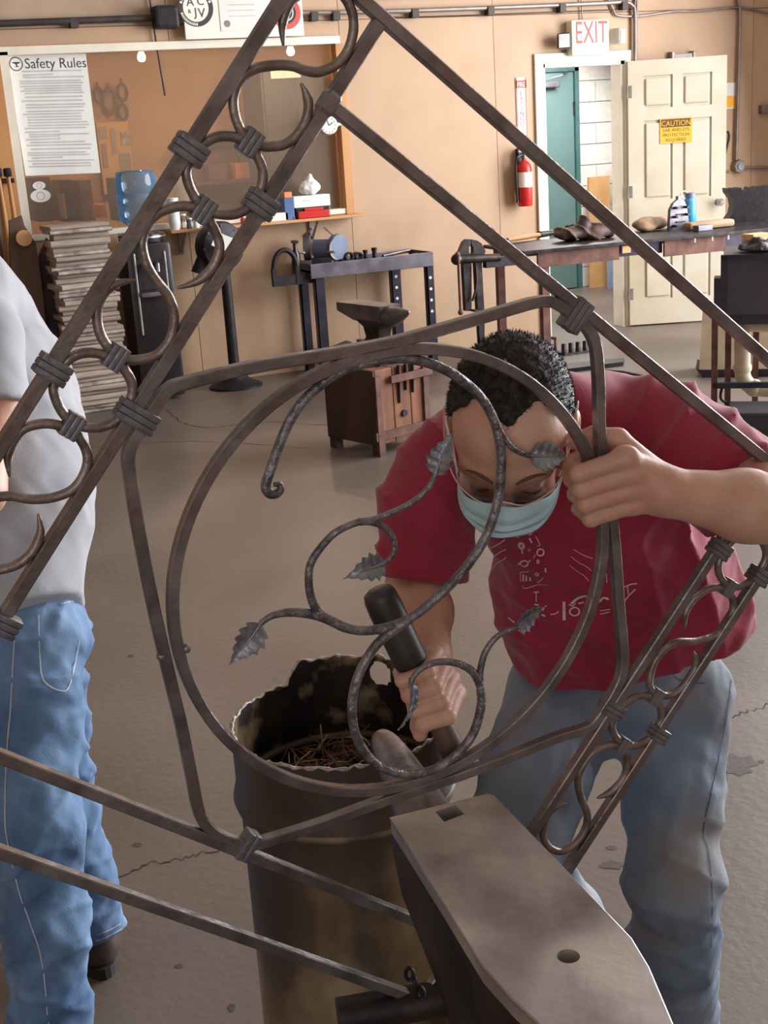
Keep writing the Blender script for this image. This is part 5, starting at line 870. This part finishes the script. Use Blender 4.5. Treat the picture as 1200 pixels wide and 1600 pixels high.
# ---------------- the man in red
HC = g3(797, 669, 1.63); tc = unit(N_(CAM)-HC); u0 = unit(nUP-tc*(nUP@tc)); thd = math.radians(50); yaw = math.radians(-4)
hF = tc*math.cos(thd)-u0*math.sin(thd); hU = u0*math.cos(thd)+tc*math.sin(thd); hR = unit(np.cross(hF, hU)); hR = hR if hR@nRT > 0 else -hR
hF = unit(hF*math.cos(yaw)+hR*math.sin(yaw)); hR = unit(hR-hF*(hR@hF)); HM = np.stack([hR, hF, hU], 1)
def hl(p): return HC+HM@np.array(p, float)
def headsdf(X):
    q = (X-HC)@HM; E = lambda c, r: sd_ell(q, c, r)
    d = smin(E((0, -.012, .030), (.073, .094, .083)), E((0, .026, -.032), (.060, .066, .078)), .03); d = smin(d, E((0, .040, .035), (.058, .046, .050)), .03); d = smin(d, E((0, .056, -.084), (.036, .034, .026)), .03)
    d = smin(d, sd_chain(q, [(-.046, .072, .010), (0, .086, .012), (.046, .072, .010)], [.011, .012, .011], .01), .014)
    for s in (-1, 1):
        d = smax(d, -sd_ell(q, (s*.032, .108, -.010), (.019, .016, .013)), .012); d = smin(d, sd_ell(q, (s*.032, .078, -.010), (.0125,)*3), .004); d = smin(d, sd_ell(q, (s*.040, .066, -.040), (.02, .018, .018)), .02)
        ear = smax(sd_ell(q, (s*.080, -.012, -.010), (.010, .022, .033)), -sd_ell(q, (s*.091, -.006, -.006), (.008, .012, .020)), .006); d = smin(d, ear, .008)
    d = smin(d, sd_chain(q, [(0, .088, .004), (0, .105, -.022), (0, .117, -.038)], [.009, .011, .0125], .01), .012)
    for s in (-1, 1): d = smin(d, sd_ell(q, (s*.012, .104, -.042), (.009, .011, .008)), .008)
    return d
LP = N_(onF(930, 757)); ls = unit(N_(onF(921, 690))-N_(onF(952, 830))); lk_ = unit(nRT-ls*(nRT@ls)); lf = unit(np.cross(lk_, ls)); lf = lf if lf@nFW < 0 else -lf
LW = g3(1040, 768, 1.575); LEl = g3(1262, 808, 1.63); LSh = g3(1030, 700, 1.84)
HT, HBt = g3(588, 920, 1.60), g3(717, 1192, 1.66); RPh = g3(664, 1080, 1.634); rs_ = unit(HBt-HT); rk = nFW*.86+nRT*.38+nUP*.30; rk = unit(rk-rs_*(rk@rs_)); rf = unit(np.cross(rk, rs_)); rf = rf if rf@nRT > 0 else -rf
RW = g3(671, 1022, 1.715); REl = g3(650, 915, 1.84); RSh = g3(700, 725, 1.83)
NB = g3(845, 700, 1.85); CH = g3(915, 800, 1.93); WA = g3(960, 960, 2.05); PE = g3(968, 1070, 2.12)
def bodysdf(X):
    d = headsdf(X); nk = sd_cone(X, hl((0, -.035, -.06)), NB, .046, .045); d = smin(d, nk, .03)
    tor = smin(sd_cone(X, NB, CH, .06, .075), sd_cone(X, CH, PE, .075, .07), .05); tor = smin(tor, sd_chain(X, [RSh, NB, LSh], [.045, .05, .045], .03), .04); d = smin(d, tor, .03)
    la = sd_chain(X, [LSh, LEl, LEl*.55+LW*.45, LW], [.050, .043, .043, .0285], .02); d = smin(d, la, .02)
    th_ = [LW+ls*.010-lf*.012, LP+ls*.040+lk_*.040-lf*.026, LP+ls*.050+lk_*.014-lf*.032, LP+ls*.050-lk_*.012-lf*.034]
    d = smin(d, fist(X, LP, ls, lk_, lf, .016, LW, .03, thumb=th_), .012)
    ra = sd_chain(X, [RSh, REl, REl*.6+RW*.4, RW], [.050, .040, .042, .029], .02); d = smin(d, ra, .02)
    tr_ = [RW+rs_*.015-rf*.018, RPh+rs_*.036+rk*.03-rf*.026, RPh+rs_*.046+rk*.0-rf*.030, RPh+rs_*.046-rk*.024-rf*.020]
    d = smin(d, fist(X, RPh, rs_, rk, rf, .0155, RW, .03, thumb=tr_), .012)
    return d
man = thing('person', g3(1000, 1600, 2.3)*(1, 1, 0), 'person in red t-shirt and face mask bending over the anvil', 'person')
lo, hi = bounds([HC, LP, LEl, RPh, PE, WA, HC+nUP*.13], .13)
body = soft('body', bodysdf, lo, hi, .0033, 'skin', man)
hpl = unit(np.array((0, -.74, .67)))
def hairsdf(X, off=.006):
    q = (X-HC)@HM; d = smin(sd_ell(q, (0, -.012, .028), (.073+off, .094+off, .080+off)), sd_ell(q, (0, .036, .036), (.058+off, .046+off*.6, .050+off)), .03)
    d = smin(d, sd_cone(q, (0, -.06, .0), (0, -.055, -.055), .055, .045), .02)
    pk = np.array((0, .057, .089)); cut = (q-pk)@hpl+.012*np.exp(-(q[..., 0]/.016)**2)-.020*np.exp(-((np.abs(q[..., 0])-.038)/.017)**2)+.004*wob(q, 120, 4); d = smax(d, -cut, .006)
    return smax(d, -(q[..., 2]+.045+.03*(q[..., 1] > -.02)), .006)+.0016*wob(q, 420, 9)
lo, hi = bounds([HC], .135); hair = soft('hair', hairsdf, lo, hi, .003, 'hair', man)
mb = MB(); me = hair.data; offh = ORG[hair.name]; rr_ = random.Random(5); pol = [p for p in me.polygons]; vs_ = []; fs = []
for k in range(9000):
    p = pol[rr_.randrange(len(pol))]; c = p.center+offh; n = p.normal; 
    if (n.dot(Vector(-hU)) > .5): continue
    d = (n*.8+Vector(-hF)*.45+Vector((rr_.gauss(0, .25), rr_.gauss(0, .25), rr_.gauss(0, .25)))).normalized(); c = c+Vector((rr_.uniform(-.0015, .0015),)*3); s = d.cross(Vector((rr_.gauss(0, 1), rr_.gauss(0, 1), rr_.gauss(0, 1)))).normalized()*.0006; L = rr_.uniform(.003, .0055); k0 = len(vs_); vs_ += [c-s, c+s, c+d*L]; fs.append((k0, k0+1, k0+2))
MB().add(vs_, fs).build('hair_strands', 'hair', hair, None, kind='stuff')
# eyebrows and lowered lids
def headray(x, z, bv, y0=.2):
    o = Vector(hl((x, y0, z))); loc, nr, _, _ = bv.ray_cast(o, Vector(-hF)); return loc, nr
bbv = bvh_of(body)
for s in (-1, 1):
    mb = MB(); P = [headray(s*(.014+.036*t), .011+.007*math.sin(t*2.6), bbv)[0]+Vector(hF)*.0006 for t in np.linspace(0, 1, 9)]; mb.tube(P, [.0016, .0024, .0027, .0027, .0025, .0022, .0018, .0013, .0008], 6).build('eyebrow', 'brow', man, 60)
    P = [headray(s*(.020+.025*t), -.0145-.004*math.sin(t*3.1), bbv)[0]+Vector(hF)*.0002 for t in np.linspace(0, 1, 9)]; MB().tube(P, [.0007]+[.0013]*7+[.0007], 5).build('eyelashes', 'lash', man, 60)
def mark(bv, L, w, name, m, par):
    mb = MB(); ribbon_on(mb, bv, L, w, .0012); (mb.build(name, m, par) if mb.v else None)
# shirt
ta = unit(WA-CH); hemP = g3(975, 1036, 2.0)
def shirtsdf(X, grow=0):
    B3 = np.stack([nRT, nUP, nFW], 1); fold = .007*wob(X, 22, 21)+.004*wob(X, 50, 33)
    d = smin(sd_ell(X, g3(900, 762, 1.905), (.160, .135, .125), B3), sd_ell(X, g3(948, 890, 1.985), (.178, .13, .13), B3), .06); d = smin(d, sd_ell(X, g3(968, 985, 2.05), (.186, .12, .135), B3), .06); d = smin(d, sd_ell(X, g3(945, 690, 1.93), (.125, .085, .12), B3), .06)
    d = smin(d, sd_ell(X, g3(1075, 960, 2.05), (.095, .12, .11), B3), .05); d = smin(d, sd_ell(X, g3(980, 1050, 2.10), (.182, .12, .13), B3), .06)
    d = smin(d, sd_chain(X, [g3(800, 690, 1.87), g3(712, 730, 1.83), g3(662, 800, 1.82), g3(656, 925, 1.83)], [.085, .066, .062, .064], .03), .035)
    d = smin(d, sd_chain(X, [g3(960, 675, 1.90), g3(1035, 690, 1.85), g3(1120, 735, 1.76), g3(1195, 775, 1.68)], [.085, .080, .068, .058], .03), .035)
    w1 = np.exp(-((X-g3(1040, 880, 1.95))**2).sum(-1)/.020); w2 = np.exp(-((X-g3(670, 790, 1.80))**2).sum(-1)/.014); w3 = np.exp(-((X-g3(1080, 690, 1.78))**2).sum(-1)/.016); w4 = np.exp(-((X-g3(900, 1000, 1.95))**2).sum(-1)/.02)
    d = d+fold-.020*w1*crease(X, nRT*.9+nUP*.35, 42, 1.2, 61)-.016*w2*crease(X, nRT*.75+nUP*.65, 60, 1.0, 62)-.017*w3*crease(X, nRT*.8-nUP*.45, 55, 1.0, 63)-.013*w4*crease(X, nRT*.5+nUP*.85, 50, 1.3, 64)
    d = smax(d, (X-hemP)@unit(ta+nUP*-.35), .006)
    slv = unit(REl-RSh); c1 = g3(655, 906, 1.80); armz = sd_cone(X, g3(662, 840, 1.82), g3(650, 1000, 1.83), .11, .11); d = np.where(armz < 0, smax(d, (X-c1)@unit(slv*.5-nUP), .004), d)
    c2 = g3(1165, 752, 1.70); al = unit(LEl-LSh); arm2 = sd_cone(X, g3(1110, 735, 1.76), g3(1260, 800, 1.62), .12, .14); d = np.where(arm2 < 0, smax(d, (X-c2)@al, .004), d)
    d = smin(d, sd_ell(X, g3(868, 650, 1.83), (.075, .065, .08), np.stack([nRT, nUP, nFW], 1)), .04); nk_ = sd_ell(X, hl((0, -.02, -.02)), (.088,)*3); return smax(d, -nk_, .006)
lo, hi = bounds([g3(620, 600, 1.7), g3(620, 1050, 2.0), g3(1200, 580, 1.7), g3(1190, 1060, 2.2), g3(930, 600, 2.08), g3(900, 800, 1.74)], .05); shirt = soft('t_shirt', shirtsdf, lo, hi, .0055, 'shirt_red', man)
sbv = bvh_of(shirt); mb = MB(); C = lambda L: [(720+x/4, 800+y/4) for x, y in L]
def circ(x, y, r, ry=None, n=14): return [(x+r*math.cos(2*math.pi*i/n), y+(ry or r)*math.sin(2*math.pi*i/n)) for i in range(n+1)]
for L, w in (([(280, 170), (230, 202), (170, 240), (95, 335)], 3), ([(285, 230), (240, 255), (200, 290), (120, 385)], 2.4), ([(288, 282), (250, 305), (220, 330), (155, 415)], 2.2), ([(705, 230), (760, 265), (825, 290)], 1.8), ([(690, 275), (740, 315), (780, 335), (815, 365)], 1.8), ([(680, 330), (740, 375), (770, 395), (800, 430)], 1.8),
             (circ(381, 208, 14, 17), 7), ([(384, 232), (388, 260)], 5), ([(430, 222), (430, 248)], 1.5), ([(418, 235), (443, 235)], 1.5), (circ(500, 250, 21), 4), (circ(400, 320, 24, 17), 4), ([(360, 325), (375, 318)], 4), ([(425, 310), (440, 300)], 3), ([(455, 290), (470, 260)], 1.5), (circ(485, 308, 6, 10), 3), ([(375, 375), (375, 435)], 2), ([(393, 388), (393, 432)], 5), ([(412, 395), (412, 430)], 5), ([(436, 405), (436, 428)], 5), ([(375, 375), (430, 370)], 2), (circ(478, 387, 9), 3), ([(531, 348), (531, 374)], 4),
             ([(390, 460), (400, 475), (440, 465), (490, 450), (545, 455)], 2), ([(480, 440), (520, 408)], 2), ([(455, 500), (490, 498)], 3), ([(473, 500), (474, 560)], 2.5), ([(462, 578), (490, 578)], 4), ([(322, 110), (360, 125), (402, 122)], 2), ([(340, 148), (368, 158)], 3), ([(415, 120), (430, 110), (445, 130), (425, 142)], 2), ([(430, 160), (445, 190)], 4), ([(470, 150), (495, 200), (480, 210)], 2),
             ([(646, 558), (646, 676)], 7), (circ(712, 620, 30, 26), 4), ([(690, 572), (735, 535), (788, 520)], 6), ([(676, 575), (700, 585), (716, 568)], 3), ([(560, 640), (590, 636), (613, 618)], 2.5), ([(735, 570), (770, 560)], 4), ([(865, 560), (890, 535), (922, 545)], 5), ([(870, 636), (930, 622)], 2.5), ([(868, 615), (935, 605)], 2.5), ([(1010, 470), (1060, 450), (1100, 445)], 3.5), ([(1018, 562), (1050, 520), (1092, 480)], 3), ([(1040, 462), (1046, 512)], 2.5), ([(895, 360), (908, 390), (912, 440)], 2), ([(300, 660), (340, 690)], 5), ([(505, 640), (530, 650)], 4)): mark(sbv, C(L), w/4*1.95/2005*2.5, 'print_mark', 'shirt_print', shirt)
# jeans
def jeansdf(X):
    f = .004*wob(X, 24, 51)+.003*wob(X, 60, 52); B3 = np.stack([nRT, nUP, nFW], 1)
    d = sd_ell(X, g3(970, 1075, 2.12), (.172, .115, .125), B3)
    kn = g3(1052, 1385, 2.03); bag = -.008*crease(X, nUP*.9+nRT*.5, 34, 2.0, 65)*np.exp(-((X-kn)**2).sum(-1)/.03)-.0035*crease(X, nUP*.8-nRT*.6, 36, 2.2, 66)
    d = smin(d, sd_chain(X, [g3(1060, 1090, 2.13), g3(1052, 1240, 2.07), g3(1050, 1380, 2.02), g3(1055, 1480, 2.10), g3(1060, 1615, 2.235)], [.088, .074, .067, .066, .067], .03)+bag, .03)
    d = smin(d, sd_chain(X, [g3(880, 1090, 2.09), g3(838, 1210, 2.0), g3(806, 1320, 1.97), g3(880, 1440, 2.20), g3(935, 1545, 2.33)], [.092, .080, .072, .066, .062], .03), .03)
    return smax(d+f, -(X[..., 2]-.075), .004)
lo, hi = bounds([g3(780, 1340, 1.85), g3(1000, 980, 2.2), g3(1140, 1100, 2.1), g3(1060, 1620, 2.3), g3(940, 1560, 2.4), g3(1050, 1380, 1.92)], .09); jeans = soft('jeans', jeansdf, lo, hi, .0055, 'denim_faded', man)
jbv = bvh_of(jeans); mb = MB(); mark(jbv, [(1147, 1020), (1140, 1080), (1127, 1160), (1110, 1240), (1098, 1300), (1106, 1330), (1112, 1400), (1110, 1480)], .0022, 'stitching', 'stitch_dark', jeans); mark(jbv, [(1040, 1040), (1060, 1062), (1100, 1068)], .002, 'stitching', 'stitch_dark', jeans)
def boot(parent, ank, toe, nm='boot'):
    a = N_(ank); a[2] = 0; t = unit((N_(toe)-a)*(1, 1, 0)); s = np.cross((0, 0, 1), t); R = np.stack([t, s, (0, 0, 1.)], 1)
    fn = lambda X: smax(smin(smin(sd_ell(X, a+t*.10+(0, 0, .045), (.085, .048, .045), R), sd_ell(X, a+t*.0+(0, 0, .05), (.06, .042, .05), R), .03), sd_cone(X, a+(0, 0, .06), a+(0, 0, .14), .045, .05), .03), -(X[..., 2]-.022), .003)
    lo, hi = bounds([a, a+t*.2, a+(0, 0, .16)], .08); b = soft(nm, fn, lo, hi, .006, 'boot', parent)
    P = [a+t*(.06+.125*math.cos(q))+s*(.050*math.sin(q)*(1+.1*math.cos(q))) for q in np.linspace(0, 2*math.pi, 25)[:-1]]; MB().add([(p[0], p[1], 0) for p in P]+[(p[0], p[1], .026) for p in P], [tuple(range(24))[::-1], tuple(range(24, 48))]+[(i, (i+1) % 24, 24+(i+1) % 24, 24+i) for i in range(24)]).build('sole', 'sole', b)
boot(man, g3(1060, 1615, 2.27), g3(1080, 1760, 2.2)); boot(man, g3(935, 1560, 2.36), g3(880, 1700, 2.3))
# mask
mv, mu = 29, 25; vs_ = []
for i in range(mv):
    v = i/(mv-1); zc = -.006-.086*v; yc = float(np.interp(v, [0, .12, .3, .7, .9, 1], [.116, .130, .133, .122, .103, .078])); ze = -.056-.030*v
    for j in range(mu):
        u = -1+2*j/(mu-1); w = math.cos(u*math.pi/2)**.75 if abs(u) < 1 else 0; x = .066*math.sin(u*1.35)/math.sin(1.35); y = .034+(yc-.034)*w; z = ze+(zc-ze)*w; pl = .006*(1-(v*3.4+.1) % 1)*min(1, w*1.6); vs_.append(hl((x*(1-.0*v), y+pl+.0015*math.sin(u*9+v*5), z)))
n0 = len(vs_); vs2 = [p-hF*.002 for p in vs_]; fs = [(i*mu+j, i*mu+j+1, (i+1)*mu+j+1, (i+1)*mu+j) for i in range(mv-1) for j in range(mu-1)]; fs += [tuple(k+n0 for k in f[::-1]) for f in fs]
edge = [j for j in range(mu)]+[i*mu+mu-1 for i in range(1, mv)]+[(mv-1)*mu+j for j in range(mu-2, -1, -1)]+[i*mu for i in range(mv-2, 0, -1)]
fs += [(edge[i], edge[(i+1) % len(edge)], n0+edge[(i+1) % len(edge)], n0+edge[i]) for i in range(len(edge))]
mk = MB().add([Vector(p) for p in vs_+vs2], fs).build('face_mask', 'mask', man, 50)
for s in (-1, 1): MB().tube(smoothline([hl((s*.065, .036, -.048)), hl((s*.074, .016, -.030)), hl((s*.082, -.012, .018)), hl((s*.083, -.038, .010)), hl((s*.076, -.012, -.048)), hl((s*.065, .034, -.080))], 5), .0011, 6).build('ear_loop', 'mask_white', mk, 60)
# safety glasses
gl = []
lu, lv_ = 25, 7
for i in range(lv_):
    v = i/(lv_-1)
    for j in range(lu):
        u = -1+2*j/(lu-1); dip = .010*math.exp(-(u/.16)**2); z = .036-(.050-.010*abs(u)**3-dip*1.2)*v; x = .073*math.sin(u*1.25)/math.sin(1.25); y = .035+.087*math.cos(u*1.25)-.022*math.cos(1.25)+.004*math.sin(v*3.1); gl.append(hl((x, y, z)))
fs = [(i*lu+j, i*lu+j+1, (i+1)*lu+j+1, (i+1)*lu+j) for i in range(lv_-1) for j in range(lu-1)]
gs = MB().add([Vector(p) for p in gl], fs).build('safety_glasses', 'lens', man, 60)
edge = [j for j in range(lu)]+[i*lu+lu-1 for i in range(1, lv_)]+[(lv_-1)*lu+j for j in range(lu-2, -1, -1)]+[i*lu for i in range(lv_-2, 0, -1)]
edge = [i*lu for i in range(0, lv_)]+[(lv_-1)*lu+j for j in range(1, lu)]+[i*lu+lu-1 for i in range(lv_-2, -1, -1)]
MB().tube([gl[e] for e in edge], .0012, 6).build('rim', 'clear_rim', gs, 60)
for s in (-1, 1): MB().tube([hl((s*.073, .036, .022)), hl((s*.080, .01, .020)), hl((s*.082, -.03, .012))], [.0022, .002, .0018], 6).build('temple_arm', 'clear_rim', gs, 60)
# hammer in his right hand
hm = thing('hammer', HT, 'dark thick hammer held in the right hand of the person in red', 'hammer'); d_ = HBt-HT; Lh = np.linalg.norm(d_); prof = [(.012, 0), (.019, .004), (.0215, .012), (.0225, .03), (.022, Lh*.40), (.019, Lh*.44), (.016, Lh*.47)]
MB().lathe(prof, HT, d_, 24).build('head', 'hammer_dark', hm, 50); MB().lathe([(.0155, Lh*.45), (.015, Lh*.6), (.0165, Lh*.85), (.0175, Lh*.97), (.013, Lh)], HT, d_, 20).build('handle', 'hammer_wood', hm, 50)
# ---------------- the person in grey at the left edge
p2 = thing('person', g3(60, 1620, 2.3)*(1, 1, 0), 'person in grey t-shirt and blue jeans cut off by the left edge', 'person')
B3 = np.stack([nRT, nUP, nFW], 1); tb = g3(-5, 880, 2.33)
def p2body(X):
    d = sd_chain(X, [g3(-45, 560, 2.36), g3(-25, 700, 2.36), g3(-5, 930, 2.36)], [.09, .11, .10], .05); d = smin(d, sd_cone(X, g3(-90, 450, 2.26), g3(-140, 380, 2.16), .055, .055), .04)
    d = smin(d, sd_chain(X, [g3(-48, 505, 2.25), g3(-4, 640, 2.13), g3(-30, 770, 2.02), g3(-75, 800, 1.97)], [.040, .040, .036, .028], .02), .02)
    hw = g3(-75, 800, 1.97); d = smin(d, sd_ell(X, g3(-118, 815, 1.94), (.045, .03, .02), B3), .02)
    hc2 = g3(-175, 330, 2.12); d = smin(d, sd_ell(X, hc2, (.095, .11, .078), B3), .03); d = smin(d, sd_cone(X, g3(-270, 350, 2.12), g3(-255, 372, 2.12), .012, .014), .012)
    for k in range(4): d = smin(d, sd_cone(X, g3(-140, 800+k*16, 1.93), g3(-185, 812+k*17, 1.93), .010, .008), .004)
    return smin(d, sd_cone(X, g3(-100, 795, 1.94), g3(-145, 770, 1.93), .011, .009), .006)
lo, hi = bounds([g3(-300, 250, 2.12), g3(-200, 800, 1.93), g3(30, 930, 2.5), g3(40, 500, 2.3)], .13); soft('body', p2body, lo, hi, .006, 'skin', p2)
hcp = g3(-175, 330, 2.12); soft('hair', lambda X: smax(sd_ell(X, hcp+nRT*.01+nUP*.012, (.099, .108, .085), B3), -((X-hcp)@unit(nRT*.8+nUP*.5)+.02), .005)+.0015*wob(X, 300, 3), hcp-.15, hcp+.15, .005, 'hair', p2)
def p2shirt(X):
    f = .006*wob(X, 17, 71)+.0035*wob(X, 38, 72)
    d = sd_chain(X, [g3(-62, 535, 2.36), g3(-36, 640, 2.36), g3(-16, 760, 2.34), g3(-24, 840, 2.33), g3(-16, 960, 2.34)], [.152, .174, .171, .163, .176], .06)-.008*crease(X, nUP*.7-nRT*.6, 22, 1.5, 73)
    slv = sd_chain(X, [g3(-60, 485, 2.26), g3(-30, 530, 2.19), g3(-10, 640, 2.13)], [.085, .068, .062], .02); slv = smax(slv, (X-g3(0, 628, 2.12))@unit(-nUP-nFW*.15), .004); d = smin(d+f, slv+f*.5, .012)
    d = smin(d, sd_cone(X, g3(-70, 455, 2.28), g3(-110, 420, 2.22), .10, .065), .04)
    hp = g3(60, 930, 2.2); return smax(d, (X-hp)@unit(-nUP+nRT*.46-nFW*.25), .005)
lo, hi = bounds([g3(-200, 400, 2.2), g3(150, 980, 2.3), g3(-40, 640, 2.56), g3(-40, 700, 2.05)], .08); sh2 = soft('t_shirt', p2shirt, lo, hi, .006, 'shirt_grey', p2)
def p2jeans(X):
    f = .005*wob(X, 22, 81)+.0035*wob(X, 50, 82)
    f = f-.007*crease(X, nUP*.9+nRT*.35, 25, 2.6, 83)-.007*crease(X, nUP*.75-nRT*.65, 33, 2.2, 84)+.0025*wob(X, 90, 85); d = sd_ell(X, g3(5, 975, 2.36), (.148, .12, .15), B3)
    d = smin(d, sd_chain(X, [g3(40, 1010, 2.33), g3(50, 1130, 2.28), g3(55, 1280, 2.22), g3(68, 1430, 2.26), g3(84, 1630, 2.325)], [.104, .080, .072, .070, .070], .03), .03)
    d = smin(d, sd_chain(X, [g3(50, 1010, 2.42), g3(80, 1180, 2.46), g3(98, 1270, 2.47), g3(128, 1370, 2.54), g3(153, 1466, 2.605)], [.09, .068, .062, .058, .052], .03), .02)
    cu = g3(153, 1466, 2.605); cutp = (X-cu)@unit(-nUP+nRT*.40); d = np.where(sd_cone(X, cu, g3(150, 1420, 2.58), .12, .1) < 0, smax(d+f, cutp, .003), d+f)
    return smax(d, -(X[..., 2]-.06), .004)
lo, hi = bounds([g3(-60, 900, 2.36), g3(150, 950, 2.5), g3(160, 1480, 2.7), g3(85, 1640, 2.3), g3(50, 1280, 2.1)], .10); j2 = soft('jeans', p2jeans, lo, hi, .0055, 'denim_blue', p2)
jb = bvh_of(j2); mb = MB()
for L in ([(60, 960), (62, 1020), (68, 1063), (97, 1080), (110, 1066), (124, 1000)], [(95, 944), (122, 936), (150, 922)], [(24, 975), (20, 1040), (17, 1100), (12, 1163), (8, 1267), (12, 1313), (30, 1393), (50, 1450), (65, 1500), (76, 1600)], [(152, 1460), (172, 1452), (188, 1443)], [(150, 1470), (172, 1461), (190, 1451)]): mark(jb, L, .0022, 'stitching', 'stitch', j2)
boot(p2, g3(152, 1490, 2.66), g3(120, 1440, 2.85)); boot(p2, g3(84, 1640, 2.34), g3(150, 1700, 2.3))
